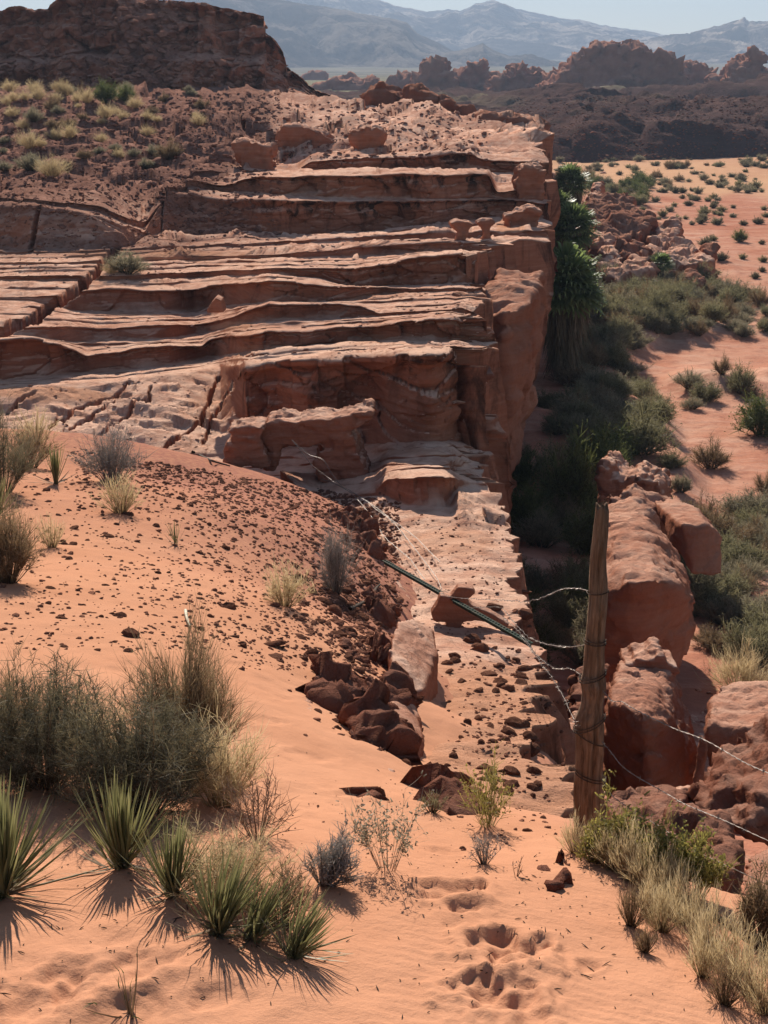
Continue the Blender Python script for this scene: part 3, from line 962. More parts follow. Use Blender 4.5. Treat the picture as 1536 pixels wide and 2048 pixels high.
def mountain(name, crest, Y, depth, foot_z, mat, label, seed, rough=1.0, nc=260, nr=90):
    """a range: columns along the crest line, rows from the foot in front over the crest to the foot behind"""
    xs = np.array([p[0] for p in crest], float); ys = np.array([p[1] for p in crest], float)
    cx = np.linspace(xs[0], xs[-1], nc)
    cy = np.interp(cx, xs, ys)
    cy = cy + rough * (4.0 * fbm(cx * 0.02, seed, 0, 4) + 1.5 * pn(cx * 0.09, seed, 2))
    X0, _, Z0 = W(cx, cy, Y)
    foot_z = foot_z - 30
    t = np.linspace(-1, 1, nr)[:, None]
    y = Y + t * depth
    x = X0[None] * (y / Y)
    h = np.clip(Z0 - foot_z, 1, None)[None]
    prof = (1 - np.abs(t)) ** 1.25
    z = foot_z + h * prof
    n = ridged(x / (depth * 0.34) + 1.3 * pn(x / depth, y / depth, seed), y / (depth * 0.75), seed, 5, 0.55)
    n2 = fbm(x / (depth * 0.12), y / (depth * 0.16), seed + 3, 4)
    edge = np.abs(t) * (1 - np.abs(t)) * 4
    z = z + h * rough * (0.42 * n + 0.12 * n2) * edge * 0.75
    y = y + depth * 0.10 * edge * n2
    z = z + h * rough * 0.17 * edge * ridged(x / (depth * 0.10) + 0.6 * n2, y / (depth * 0.22), seed + 9, 5, 0.6)
    me = np_mesh(name, np.stack([x, y, z], -1), grid_faces(nr, nc))
    o = link(name, me, mat)
    tag(o, label, None, None, 'structure')
    return o


mountain('far_mountain_range', [(480, -60), (600, -35), (700, -12), (760, 2), (800, 14), (850, 22), (900, 18), (920, 22), (950, 8), (985, 0), (1010, 8), (1030, 18), (1060, 23), (1100, 33), (1160, 38), (1200, 50), (1240, 56),
         (1290, 60), (1340, 72), (1400, 80), (1470, 90), (1600, 95)], 4600, 1500, 40, M['mountain'], 'bare blue hazy mountain range behind the plain', 1.5, 1.0, 380, 140)
mountain('right_mountain_range', [(1080, 135), (1180, 108), (1260, 88), (1340, 74), (1400, 60), (1450, 50), (1490, 42), (1500, 47), (1536, 44), (1620, 35), (1800, 40)], 3300, 900, 28, M['mountain'],
         'bare hazy mountain ridge at the right of the sky', 4.2, 1.0, 260, 110)
mountain('mesa_mountain', [(300, -40), (480, -12), (545, -2), (600, 6), (690, 18), (730, 28), (790, 38), (815, 45), (835, 66), (870, 82), (900, 98), (940, 116), (1000, 135)], 2600, 700, 14, M['mountain_dark'],
         'dark flat topped mountain behind the red butte', 7.7, 0.7, 230, 110)
mountain('foothill_ridge', [(860, 118), (900, 104), (940, 96), (965, 86), (985, 100), (1020, 112), (1060, 108), (1100, 120), (1160, 126), (1240, 128)], 2300, 330, 10, M['mountain_dark'],
         'low dark foothill ridge in front of the mountains', 2.9, 0.9, 160, 60)

# ================================================================== SOLID ROCKS
def vnormals(co, polys):
    """area weighted vertex normals for triangles or quads"""
    n = np.zeros_like(co)
    a, b, c = co[polys[:, 0]], co[polys[:, 1]], co[polys[:, -1]]
    fn = np.cross(b - a, c - a)
    for k in range(polys.shape[1]):
        np.add.at(n, polys[:, k], fn)
    return n / np.maximum(np.linalg.norm(n, axis=1), 1e-9)[:, None]


def finish_rock(name, bm, voxel, amp, freq, seed, mat, smooth_it=3, strata=0.5, blocky=0.0, flare=0.0, label=None, cat=None, group=None, shade=True):
    """voxel remesh a rough solid (world coordinates), round it, add relief, put its origin at its base"""
    me0 = bpy.data.meshes.new('rough')
    bmesh.ops.triangulate(bm, faces=bm.faces[:])
    bm.to_mesh(me0); bm.free()
    tmp = bpy.data.objects.new('rough', me0)
    COL.objects.link(tmp)
    md = tmp.modifiers.new('r', 'REMESH'); md.mode = 'VOXEL'; md.voxel_size = voxel
    if smooth_it:
        sm = tmp.modifiers.new('s', 'SMOOTH'); sm.iterations = smooth_it; sm.factor = 0.5
    dg = bpy.context.evaluated_depsgraph_get()
    dg.update()
    ev = tmp.evaluated_get(dg).to_mesh()
    n = len(ev.vertices)
    co = np.empty(n * 3, np.float32); ev.vertices.foreach_get('co', co); co = co.reshape(-1, 3).astype(float)
    pl = np.empty(len(ev.loops), np.int32); ev.loops.foreach_get('vertex_index', pl)
    polys = pl.reshape(-1, 4) if len(pl) == 4 * len(ev.polygons) else None
    if polys is None:
        polys = np.array([list(p.vertices)[:4] if len(p.vertices) >= 4 else list(p.vertices) + [p.vertices[-1]] for p in ev.polygons])
    tmp.evaluated_get(dg).to_mesh_clear()
    bpy.data.objects.remove(tmp); bpy.data.meshes.remove(me0)
    nm = vnormals(co, polys)
    x, y, z = co[:, 0] * freq, co[:, 1] * freq, co[:, 2] * freq
    d = fbm(x, y, z + seed, 6, 0.58) + 0.35 * (ridged(x * 2.3, y * 2.3, z * 3.1 + seed, 3) - 0.2)
    d = d + strata * (0.5 * pn(x * 0.35, y * 0.35 + seed, z * 5.5) + 0.4 * pn(x * 0.7, y * 0.7, z * 12 + seed)) * (1 - np.abs(nm[:, 2]))
    if blocky:
        gap, fac = worley(x * 1.1 + 0.3 * d, y * 1.1, z * 1.7 + seed, tilt=True)
        d = d + blocky * (2.0 * fac - 0.5 * np.exp(-gap / 0.05))
        gap, fac = worley(x * 2.9, y * 2.9, z * 4.4 + seed, tilt=True)
        d = d + blocky * 0.8 * fac
    co = co + nm * (d * amp)[:, None]
    if flare:
        z0, z1 = co[:, 2].min(), co[:, 2].max()
        yc = co[:, 1].mean()
        hh = (co[:, 2] - z0) / (z1 - z0)
        co[:, 1] = yc + (co[:, 1] - yc) * (1 + flare * (1 - hh))
    org = Vector((float(co[:, 0].mean()), float(co[:, 1].mean()), float(co[:, 2].min())))
    me = np_mesh(name, co - np.array(org), polys, shade)
    o = link(name, me, mat)
    o.location = org
    return tag(o, label, cat, group)


def outline_rock(name, outline, Y, depth, voxel, amp=0.1, freq=1.0, seed=0.0, mat=None, lean=0.0, **kw):
    """a solid whose silhouette from the camera side is the outline; depth in metres"""
    bm = bmesh.new()
    fr, bk = [], []
    for px, py in outline:
        v = V(px, py, Y)
        fr.append(bm.verts.new(v + Vector((0, -depth / 2, 0))))
        bk.append(bm.verts.new(v + Vector((lean * depth, depth / 2, 0))))
    bm.faces.new(fr); bm.faces.new(bk[::-1])
    n = len(fr)
    for i in range(n):
        j = (i + 1) % n
        bm.faces.new((fr[j], fr[i], bk[i], bk[j]))
    bmesh.ops.recalc_face_normals(bm, faces=bm.faces[:])
    return finish_rock(name, bm, voxel, amp, freq, seed, mat or M['rock'], **kw)


def hull_rock(name, pts, voxel, amp=0.06, freq=1.5, seed=0.0, mat=None, drop=0.0, **kw):
    """convex block through points given as (px, py, Y); drop adds the same points lower down"""
    bm = bmesh.new()
    for p in pts:
        v = V(*p)
        bm.verts.new(v)
        if drop:
            bm.verts.new(v - Vector((0, 0, drop)))
    r = bmesh.ops.convex_hull(bm, input=bm.verts[:])
    bmesh.ops.delete(bm, geom=list({g for g in r['geom_interior'] + r['geom_unused'] if isinstance(g, bmesh.types.BMVert)}), context='VERTS')
    bmesh.ops.recalc_face_normals(bm, faces=bm.faces[:])
    return finish_rock(name, bm, voxel, amp, freq, seed, mat or M['boulder'], **kw)


# ------------------------------------------------------------------ ray casts on the ground
from mathutils.bvhtree import BVHTree
_o0 = Vector((0, 0, 0))


def pdir(px, py):
    v = V(px, py, 10.0)
    return v.normalized()


def hit(px, py, targets=None):
    d = pdir(px, py)
    best = None
    for o in (targets or TERR):
        ok, loc, nor, _ = o.ray_cast(_o0, d)
        if ok and (best is None or loc.length < best[0].length):
            best = (loc.copy(), nor.copy(), o)
    return best


def down(x, y, targets=None):
    best = None
    for o in (targets or TERR):
        ok, loc, nor, _ = o.ray_cast(Vector((x, y, 60)), Vector((0, 0, -1)))
        if ok and (best is None or loc.z > best.z):
            best = loc.copy()
    return best


# ------------------------------------------------------------------ the red butte at the upper left
def butte():
    crest = [(-300, 44), (-30, 46), (0, 47), (8, 26), (30, 17), (50, 14), (85, 22), (112, 18), (124, 6), (132, 1), (200, -2), (240, -4), (300, 1), (335, 2), (370, 5), (410, 9), (450, 16), (505, 27), (528, 33), (530, 66), (545, 74), (556, 84), (570, 106), (573, 134), (590, 144), (604, 152), (618, 170), (650, 186), (720, 205)]
    xs = np.array([p[0] for p in crest], float); ys = np.array([p[1] for p in crest], float)
    nc = 370
    px = np.linspace(-300, 715, nc)
    py = np.interp(px, xs, ys) + 2.2 * fbm(px * 0.05, 3, 0, 3) + 3.0 * pn(np.floor(px * 0.11 + pn(px * 0.05, 1, 1)) * 1.37, 8, 1) + 1.2 * pn(np.floor(px * 0.31) * 1.37, 3, 1)
    X1, _, Z1 = W(px, py, 124.0)
    base_py = np.interp(px, [-300, 0, 200, 400, 600, 715], [192, 188, 196, 192, 196, 214])
    X0, _, Z0 = W(px, base_py, 112.0)
    Z0 = Z0 - 0.8
    # profile: lower wall, shelf, upper wall, cap, top, back
    S = np.linspace(0, 1, 150)[:, None]
    up = np.clip(S / 0.78, 0, 1)
    shelf = 0.42 + 0.14 * fbm(px * 0.008, 5, 5, 3)[None]
    slopey = sstep(0.0, 0.35, 0.8 * fbm(px * 0.011, 1.0, 9, 3) + 0.75 * np.exp(-((px - 300) / 60) ** 2) - 0.1)[None]
    hfrac = up
    wall = np.where(up < shelf, 1.2 * up / shelf, 1.2 + 3.4 * sstep(0, 0.10, up - shelf) + 1.5 * np.clip((up - shelf - 0.1) / (1 - shelf), 0, 1))
    lv = up * 7 + 1.2 * fbm(px * 0.012, 4, 2, 4)[None] + 0.5 * pn(px[None] * 0.05, up * 3, 2)
    wall = wall + 0.75 * (np.floor(lv) + sstep(0.82, 0.97, lv - np.floor(lv)) - 7 * up * 0.6)
    wall = wall - 0.9 * sstep(0.9, 0.97, up)
    ramp = 8.0 * up
    setb = wall * (1 - slopey) + (0.35 * wall + 0.65 * ramp) * slopey
    y = 114.0 + setb + 0 * px[None]
    x = X0[None] + (X1 - X0)[None] * up
    z = Z0[None] + (Z1 - Z0)[None] * hfrac
    bt = np.clip((S - 0.78) / 0.22, 0, 1)
    y = y + bt * 30
    z = z - 6.0 * bt ** 2 - sstep(0.75, 1.0, bt) * 8 + 0.3 * bt * (1 - bt) * fbm(x * 0.4, y * 0.4, 3, 4) * 4
    x = x * (1 + bt * 0.22)
    fr = 1 - sstep(0.0, 0.4, bt)
    y = y + fr * (4.5 * fbm(x * 0.055, z * 0.03, 6.0, 3) + 2.0 * fbm(x * 0.16, z * 0.10, 2.0, 5, 0.6) + 1.6 * worley(x * 0.16, z * 0.13, 2.2, tilt=True)[1] + 0.25 * pn(x * 0.12, z * 1.6, 3) + 0.08 * pn(x * 0.4, z * 5.5, 3) + 0.9 * worley(x * 0.45, z * 0.5, 2.2, tilt=True)[1] + 0.45 * worley(x * 1.2, z * 1.4, 5.2, tilt=True)[1])
    tal = np.maximum(slopey * sstep(0.02, 0.2, up) * sstep(1.0, 0.85, up), sstep(0.2, 0.0, up))
    lum = np.abs(fbm(x * 0.5, z * 0.7, 4.0, 4))
    y = y - fr * tal * lum * 1.6
    z = z + fr * tal * 0.5 * (lum - 0.2)
    me = np_mesh('sandstone_butte', np.stack([x, y, z], -1), grid_faces(*x.shape))
    attr(me, 'varnish', 0.75 * fr + 0 * x)
    attr(me, 'rubble', np.clip(0.75 * tal * fr, 0, 1))
    attr(me, 'sand', 0 * x)
    o = link('sandstone_butte', me, M['butte'])
    return tag(o, 'tall dark red flat topped sandstone butte filling the upper left', 'butte')


butte_obj = butte()

# ------------------------------------------------------------------ far red formations on the plain
FORM = [
    ('low jagged red rock ridge leftmost of the far formations', [(618, 176), (640, 164), (690, 160), (702, 154), (730, 161), (748, 157), (770, 164), (800, 157), (818, 146), (832, 150), (840, 176), (700, 182)], 560, 16, 0.9),
    ('dark red rock tower with notched top on the plain left of the double spires', [(822, 178), (830, 150), (840, 140), (850, 126), (862, 127), (884, 123), (890, 134), (899, 140), (903, 156), (908, 178)], 530, 15, 0.8),
    ('rounded dark red twin rock spires between the notched tower and the small spire', [(902, 178), (906, 148), (920, 144), (930, 146), (938, 133), (950, 127), (964, 128), (966, 141), (978, 150), (984, 178)], 545, 14, 0.8),
    ('small jagged red spire with a low shoulder beside the large red massif', [(976, 180), (988, 158), (1000, 148), (1014, 150), (1022, 152), (1030, 136), (1042, 129), (1050, 141), (1066, 146), (1078, 138), (1088, 148), (1096, 164), (1110, 184), (1040, 188)], 520, 14, 0.8),
    ('large dark red rock massif with serrated crest, tallest of the far formations', [(1062, 190), (1092, 162), (1112, 148), (1128, 142), (1134, 126), (1160, 112), (1186, 95), (1196, 98), (1206, 88), (1214, 92), (1218, 104), (1228, 96), (1242, 98), (1252, 104), (1262, 100), (1272, 96), (1284, 104), (1300, 112), (1318, 110), (1334, 116), (1344, 124), (1346, 146), (1362, 152), (1368, 168), (1330, 176), (1240, 184), (1150, 192)], 500, 26, 0.85),
    ('blocky red rock stump on the plain right of the large massif', [(1352, 170), (1358, 148), (1370, 142), (1378, 130), (1392, 129), (1400, 134), (1408, 129), (1414, 142), (1422, 148), (1430, 166), (1400, 176)], 540, 13, 0.7),
    ('tall leaning red rock stack on the plain near the right edge', [(1428, 176), (1434, 158), (1452, 148), (1464, 136), (1476, 134), (1482, 120), (1490, 112), (1504, 110), (1515, 112), (1517, 124), (1512, 134), (1520, 146), (1516, 158), (1536, 172), (1580, 184), (1500, 190)], 490, 17, 0.75),
]
for i, (lab, outl, Y, dep, vx) in enumerate(FORM):
    outl = [(a, b + (6 if b > 160 else 0)) for a, b in outl]
    outline_rock('rock_formation', outl, Y, dep, vx, amp=2.1, freq=0.16, seed=i * 3.7, mat=M['rock_dark'], smooth_it=2, strata=0.3, blocky=0.5, flare=0.35, label=lab, cat='rock formation')
outline_rock('rock_formation', [(600, 168), (612, 145), (640, 143), (655, 146), (658, 168)], 900, 18, 1.6, 2.0, 0.1, 4.0, M['rock_dark'], blocky=.4, flare=.5, label='tiny far dark mesa stump just right of the butte', cat='rock formation')

# ------------------------------------------------------------------ dark knobs at the far end of the bench
MID = [('dark red knobby rock pair at the far end of the bench, the left one', [(722, 222), (732, 205), (738, 178), (748, 172), (760, 164), (772, 168), (780, 184), (786, 178), (800, 186), (808, 204), (812, 224)], 104, 3.2),
       ('dark squat rock tower with undercut sides at the far bench end', [(806, 228), (812, 210), (815, 178), (828, 174), (846, 179), (862, 190), (872, 194), (874, 216), (880, 236)], 102, 3.0),
       ('low dark rock wall tailing off to the right of the squat tower', [(872, 240), (876, 202), (890, 196), (905, 200), (918, 212), (930, 206), (945, 214), (950, 244)], 100, 2.4),
       ('jagged dark rock block at the very end of the bench rim', [(952, 262), (955, 232), (972, 228), (990, 232), (1010, 236), (1040, 240), (1062, 240), (1084, 250), (1088, 284), (1000, 288)], 92, 4.0),
       ('square dark rock block below the rim end with pale top', [(982, 312), (985, 274), (1010, 272), (1050, 271), (1086, 272), (1090, 290), (1086, 316), (1030, 316)], 72, 3.0)]
for i, (lab, outl, Y, dep) in enumerate(MID):
    outline_rock('knobby_rock', outl, Y, dep, 0.17, amp=0.38, freq=0.7, seed=20 + i, mat=M['rock_dark'], smooth_it=2, strata=0.6, blocky=0.4, flare=0.3, label=lab, cat='rock formation')

# ------------------------------------------------------------------ hoodoos and fins standing on the bench
HOO = [('horned dark red hoodoo with two points on top of the upper ledges', [(712, 336), (716, 312), (706, 300), (704, 280), (700, 262), (706, 256), (716, 262), (722, 254), (734, 254), (742, 262), (752, 254), (762, 258), (771, 268), (768, 286), (760, 300), (762, 318), (775, 336)], 61, 1.1, 0.075, 'hoodoo'),
       ('dark red mushroom hoodoo with a thin cap left of the horned hoodoo', [(482, 354), (488, 332), (474, 318), (476, 302), (464, 292), (468, 285), (490, 282), (520, 286), (536, 290), (552, 296), (548, 306), (540, 312), (546, 330), (556, 352)], 58, 1.3, 0.075, 'hoodoo'),
       ('long dark red rock fin sloping down between the two hoodoos', [(552, 318), (560, 286), (556, 262), (572, 252), (600, 250), (622, 258), (640, 264), (660, 276), (678, 290), (690, 296), (704, 304), (706, 320), (690, 316), (672, 322), (655, 310), (640, 318), (610, 320)], 63, 1.4, 0.085, 'rock fin'),
       ('leaning blocky red rock at the rim above the palms', [(1028, 420), (1034, 392), (1030, 366), (1036, 338), (1050, 330), (1074, 334), (1086, 344), (1080, 372), (1074, 402), (1068, 424)], 52, 1.2, 0.06, 'rock formation'),
       ('flat capped red rock block standing at the rim', [(1012, 464), (1016, 446), (1006, 432), (1030, 420), (1060, 416), (1078, 424), (1070, 440), (1066, 464)], 47, 1.1, 0.05, 'rock formation'),
       ('waisted small red hoodoo beside the long shadowed wall', [(960, 482), (966, 464), (958, 448), (950, 444), (962, 436), (985, 438), (990, 446), (980, 452), (978, 466), (986, 484)], 41.5, 0.5, 0.035, 'hoodoo'),
       ('thick leaning small red hoodoo left of the waisted one', [(908, 480), (918, 462), (906, 452), (900, 446), (916, 440), (938, 442), (946, 448), (936, 458), (934, 470), (930, 486)], 40.8, 0.5, 0.035, 'hoodoo')]
for i, (lab, outl, Y, dep, vx, cat) in enumerate(HOO):
    outline_rock('rock_fin' if 'fin' in cat else ('hoodoo' if cat == 'hoodoo' else 'rock_block'), outl, Y, dep, vx, amp=0.16 * dep / 1.2, freq=1.3, seed=40 + i, mat=M['rock'], smooth_it=2, strata=0.6, blocky=0.3, label=lab, cat=cat)

# the mushroom ledge in front of the tall riser: cap over a two-part stem
outline_rock('table_rock', [(536, 838), (560, 832), (600, 834), (610, 828), (660, 826), (700, 822), (742, 813), (748, 820), (740, 832), (722, 840), (706, 848), (700, 858), (710, 874), (716, 880), (722, 905), (732, 930), (744, 954), (640, 952), (634, 910), (646, 888), (640, 880), (600, 878), (574, 880), (560, 890), (552, 925), (534, 925), (540, 890), (530, 868), (528, 852)], 22.7, 0.9, 0.028,
             amp=0.07, freq=2.2, seed=61, smooth_it=1, strata=0.9, blocky=0.3, label='flat capped rust red rock table jutting to the right below the tall shadowed wall', cat='rock formation')
outline_rock('capped_rock', [(456, 922), (450, 892), (462, 876), (470, 862), (458, 856), (462, 848), (486, 842), (510, 844), (530, 842), (534, 852), (522, 862), (526, 884), (538, 905), (540, 924)], 22.3, 0.7, 0.026,
             amp=0.06, freq=2.4, seed=62, smooth_it=1, strata=0.9, blocky=0.3, label='squat rust red capped knob against the left end of the rock table', cat='rock formation')
outline_rock('rock_fin', [(886, 884), (900, 862), (912, 830), (924, 798), (936, 778), (950, 764), (960, 772), (956, 830), (952, 886)], 24.6, 0.35, 0.025, 0.04, 2.5, 66, label='small curved orange rock wing at the right end of the tall shadowed wall', cat='rock fin', lean=0.5)
outline_rock('overhanging_plate', [(922, 752), (930, 744), (950, 738), (982, 738), (986, 746), (970, 752), (962, 760), (948, 758)], 24.9, 0.8, 0.025, 0.04, 3.0, 67, mat=M['rock_dark'], label='thin dark rock plate poking over the cliff edge', cat='rock plate')
# the balanced rock near the leaning steel post
outline_rock('balanced_rock', [(884, 1256), (896, 1242), (866, 1238), (862, 1222), (876, 1202), (880, 1188), (900, 1190), (916, 1170), (944, 1174), (950, 1182), (932, 1196), (944, 1206), (980, 1222), (1018, 1244), (1012, 1252), (980, 1242), (950, 1236), (926, 1240), (918, 1254)], 13.62, 0.14, 0.012,
             0.014, 4.0, 71, smooth_it=2, strata=0.3, label='small balanced mushroom shaped red rock under the leaning green steel post', cat='rock')
# two small ledge remnants
outline_rock('rock_fin', [(792, 502), (800, 488), (815, 484), (822, 492), (818, 504)], 40.5, 0.4, 0.03, 0.05, 2, 72, label='tiny red rock stub on the thin ledges', cat='rock fin')
outline_rock('rock_fin', [(415, 622), (424, 604), (434, 592), (446, 598), (450, 622)], 28.4, 0.45, 0.025, 0.03, 3, 73, label='small rounded rock stub on the smooth pale ledge', cat='rock fin')

# ------------------------------------------------------------------ buttress below the rim
hull_rock('cliff_buttress', [(966, 640, 32.5), (1010, 628, 32.2), (1062, 606, 33.5), (1084, 545, 38.5), (1000, 540, 38.5), (966, 590, 35), (975, 960, 32.4), (1020, 960, 32.6), (1036, 900, 36), (1040, 860, 39), (980, 860, 39), (1082, 600, 37)], 0.085,
          0.26, 0.55, 81, strata=0.3, blocky=0.3, smooth_it=1, label='tall rusty cliff buttress with a sunlit shelf on top, left of the palms', cat='rock formation')

# ------------------------------------------------------------------ boulders in the gully
G = 'boulder'
hull_rock('boulder', [(1196, 1200, 19.4), (1256, 1166, 18.9), (1312, 1158, 19.0), (1352, 1176, 19.5), (1390, 1214, 20.6), (1394, 1246, 20.8), (1345, 1296, 20.2), (1262, 1330, 19.4), (1196, 1318, 19.6),
                      (1194, 1060, 24.0), (1212, 1012, 26.2), (1266, 994, 27.0), (1292, 1006, 26.6), (1330, 1070, 24.6), (1218, 1100, 21.8), (1285, 1072, 22.6), (1362, 1140, 22.5), (1250, 1420, 20.5), (1330, 1390, 21), (1340, 1300, 24), (1210, 1300, 24)], 0.055, 0.13, 1.0, 91, strata=0.12, blocky=0.28, smooth_it=2,
          label='huge smooth red boulder with a shadowed front behind the wooden post', cat=G)
hull_rock('boulder', [(1308, 1002, 29.5), (1340, 994, 30), (1392, 1012, 29), (1362, 1048, 26.8), (1410, 1048, 26.8), (1442, 1076, 27.2), (1440, 1150, 26.8), (1386, 1150, 26.5), (1340, 1080, 27.5), (1425, 1060, 28.5)], 0.055, 0.08, 1.4, 92, strata=0.12, blocky=0.12, smooth_it=3,
          label='rounded red boulder right of the huge boulder, shrubs on both sides', cat=G)
outline_rock('boulder', [(1186, 1000), (1184, 926), (1192, 916), (1206, 926), (1216, 940), (1240, 946), (1262, 934), (1290, 946), (1306, 958), (1322, 1000)], 33.0, 1.5, 0.055, 0.10, 1.4, 93, smooth_it=2, blocky=0.5, lean=0.3,
             label='arched pale orange boulder at the back of the gully', cat=G)
hull_rock('boulder', [(1215, 990, 29), (1262, 968, 30), (1310, 984, 30), (1352, 1000, 30), (1350, 1020, 29.5), (1230, 1030, 28.5)], 0.06, 0.10, 1.4, 94, blocky=0.5, drop=1.2, label='low flat boulder half under a shrub behind the huge boulder', cat=G)
hull_rock('boulder', [(1214, 1400, 13.2), (1284, 1424, 12.75), (1332, 1452, 12.9), (1242, 1322, 15.0), (1344, 1326, 15.2), (1208, 1565, 13.3), (1300, 1585, 12.6), (1332, 1578, 12.7), (1392, 1505, 13.9), (1380, 1560, 13.5), (1358, 1420, 14.4), (1386, 1470, 14.2), (1230, 1680, 13.3), (1360, 1680, 13.4), (1300, 1640, 15.4)], 0.03, 0.075, 2.2, 95, strata=0.25, blocky=0.22, smooth_it=2,
          label='upright red rock pillar with a sunlit pitted top right of the wooden post', cat='rock pillar')
outline_rock('cap_rock', [(1244, 1330), (1246, 1314), (1262, 1312), (1268, 1302), (1292, 1304), (1306, 1292), (1322, 1294), (1324, 1312), (1346, 1318), (1348, 1328), (1336, 1332), (1300, 1338)], 15.0, 0.5, 0.02, 0.05, 4.0, 96, smooth_it=2, label='jagged cap rock sitting on top of the red rock pillar', cat='rock')
hull_rock('boulder', [(1434, 1372, 14.6), (1500, 1362, 15), (1640, 1366, 15), (1416, 1446, 12.9), (1412, 1500, 12.8), (1640, 1476, 12.4), (1640, 1640, 12.4), (1430, 1640, 13)], 0.035, 0.07, 2.0, 97, strata=0.25, blocky=0.25, smooth_it=2,
          label='pale topped red block with a grassy shrub on it at the right edge', cat=G)
hull_rock('boulder', [(1400, 1470, 12.6), (1386, 1580, 12.5), (1402, 1584, 12.5), (1416, 1490, 12.5), (1410, 1480, 13)], 0.02, 0.03, 3, 98, label='narrow sunlit rock sliver leaning on the red block', cat='rock')
hull_rock('rock_slab', [(1372, 1592, 11.0), (1460, 1490, 11.6), (1640, 1390, 11.6), (1640, 1600, 10.2), (1500, 1660, 9.9), (1420, 1640, 10.3), (1640, 1700, 10.2)], 0.035, 0.10, 1.7, 99, mat=M['rock_dark'], strata=0.3, blocky=0.45, smooth_it=1,
          label='big dark tilted rough slab at the right edge of the gully', cat='rock slab')
hull_rock('boulder', [(1474, 1760, 5.6), (1492, 1716, 5.9), (1536, 1694, 6.0), (1640, 1690, 6.1), (1640, 1830, 5.4), (1500, 1800, 5.3)], 0.018, 0.02, 3, 100, strata=0.1, smooth_it=5, label='smooth rounded pink boulder at the right edge behind the grass', cat=G)
for i, (pts, dk, lab) in enumerate([
    ([(1300, 1640, 8.6), (1370, 1610, 9.0), (1440, 1640, 8.8), (1470, 1700, 8.4), (1380, 1720, 8.1), (1310, 1700, 8.2)], 1, 'dark jagged rock in the gully below the tilted slab'),
    ([(1400, 1690, 7.6), (1450, 1670, 7.8), (1490, 1720, 7.4), (1440, 1760, 7.1), (1400, 1750, 7.2)], 1, 'dark wedge of rock between the tall yellow flowered stems and the gully'),
    ([(1300, 1690, 7.2), (1345, 1668, 7.5), (1385, 1694, 7.2), (1360, 1720, 7.0), (1310, 1716, 7.0)], 0, 'sunlit rough rock just behind the yellow flowered shrub'),
    ([(1210, 1600, 10.6), (1290, 1570, 11.3), (1370, 1590, 11.0), (1340, 1650, 10.0), (1230, 1650, 9.8)], 1, 'broken dark rock heap at the foot of the red rock pillar'),
    ([(1320, 1580, 11.2), (1380, 1574, 11.4), (1400, 1610, 10.8), (1340, 1620, 10.6)], 0, 'rusty rock chunk at the foot of the tilted slab'),
    ([(1130, 1440, 12.2), (1165, 1420, 12.6), (1180, 1500, 11.6), (1170, 1560, 11.0), (1140, 1540, 11.2)], 0, 'shaded smooth rock down in the slot behind the wooden post'),
    ([(1150, 1340, 15.2), (1210, 1330, 15.4), (1212, 1420, 14.2), (1140, 1420, 14.0)], 1, 'shaded rock shelf in the slot behind the middle of the wooden post')]):
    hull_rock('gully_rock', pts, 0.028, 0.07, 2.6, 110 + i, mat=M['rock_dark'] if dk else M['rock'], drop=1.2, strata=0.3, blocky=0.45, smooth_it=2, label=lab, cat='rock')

# ------------------------------------------------------------------ tumbled blocks beyond the palms
TAL = [([(1178, 470, 62), (1168, 400, 66), (1200, 384, 68), (1260, 392, 68), (1310, 440, 64), (1280, 470, 61), (1220, 500, 59)], 1, 'largest dark rough slab leaning in the tumbled blocks beyond the palms'),
       ([(1308, 470, 62), (1320, 446, 64), (1356, 438, 64), (1366, 458, 63), (1350, 478, 61)], 0, 'orange faced block at the tip of the dark tumbled slab'),
       ([(1290, 488, 60), (1330, 470, 62), (1390, 494, 60), (1426, 520, 57.5), (1400, 536, 56.5), (1346, 534, 56), (1310, 520, 57)], 0, 'long pale topped block with an orange side nearest the sand flat'),
       ([(1160, 460, 63), (1182, 440, 64), (1250, 510, 57), (1230, 520, 56), (1190, 490, 59)], 0, 'narrow tilted slab beside the middle palms'),
       ([(1196, 540, 54.5), (1220, 510, 56), (1260, 540, 54), (1240, 560, 53)], 0, 'wedge shaped pale rock at the foot of the tumbled blocks'),
       ([(1250, 520, 56), (1290, 500, 57.5), (1312, 540, 54.5), (1270, 556, 53.5)], 0, 'square pale rock near the little palm'),
       ([(1220, 490, 58), (1270, 476, 60), (1300, 500, 58), (1250, 515, 56.5)], 1, 'dark flat rock in the middle of the tumbled blocks'),
       ([(1166, 405, 70), (1190, 370, 76), (1205, 360, 78), (1196, 400, 71)], 0, 'tall red block standing behind the dark tumbled slab'),
       ([(1110, 350, 80), (1082, 340, 80), (1086, 400, 70), (1120, 400, 70)], 1, 'shaded rock under the rim behind the farthest palm'),
       ([(1088, 336, 84), (1112, 346, 82), (1122, 378, 76), (1096, 376, 77)], 0, 'pale slab leaning against the cliff behind the farthest palm'),
       ([(1368, 548, 55), (1390, 540, 55.5), (1406, 560, 53.6), (1380, 566, 53)], 1, 'dark lump of rock at the foot of the long pale topped block'),
       ([(1404, 500, 58.5), (1412, 488, 60), (1432, 500, 59), (1426, 512, 58)], 1, 'small crumbling rock by itself right of the tumbled blocks')]
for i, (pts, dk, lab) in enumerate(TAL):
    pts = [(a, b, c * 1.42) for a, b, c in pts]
    hull_rock('fallen_block', pts, 0.14, 0.36, 0.75, 130 + i, mat=M['rock_dark'] if dk else M['rock'], drop=1.3, strata=0.3, blocky=0.4, smooth_it=1, label=lab, cat='rock')

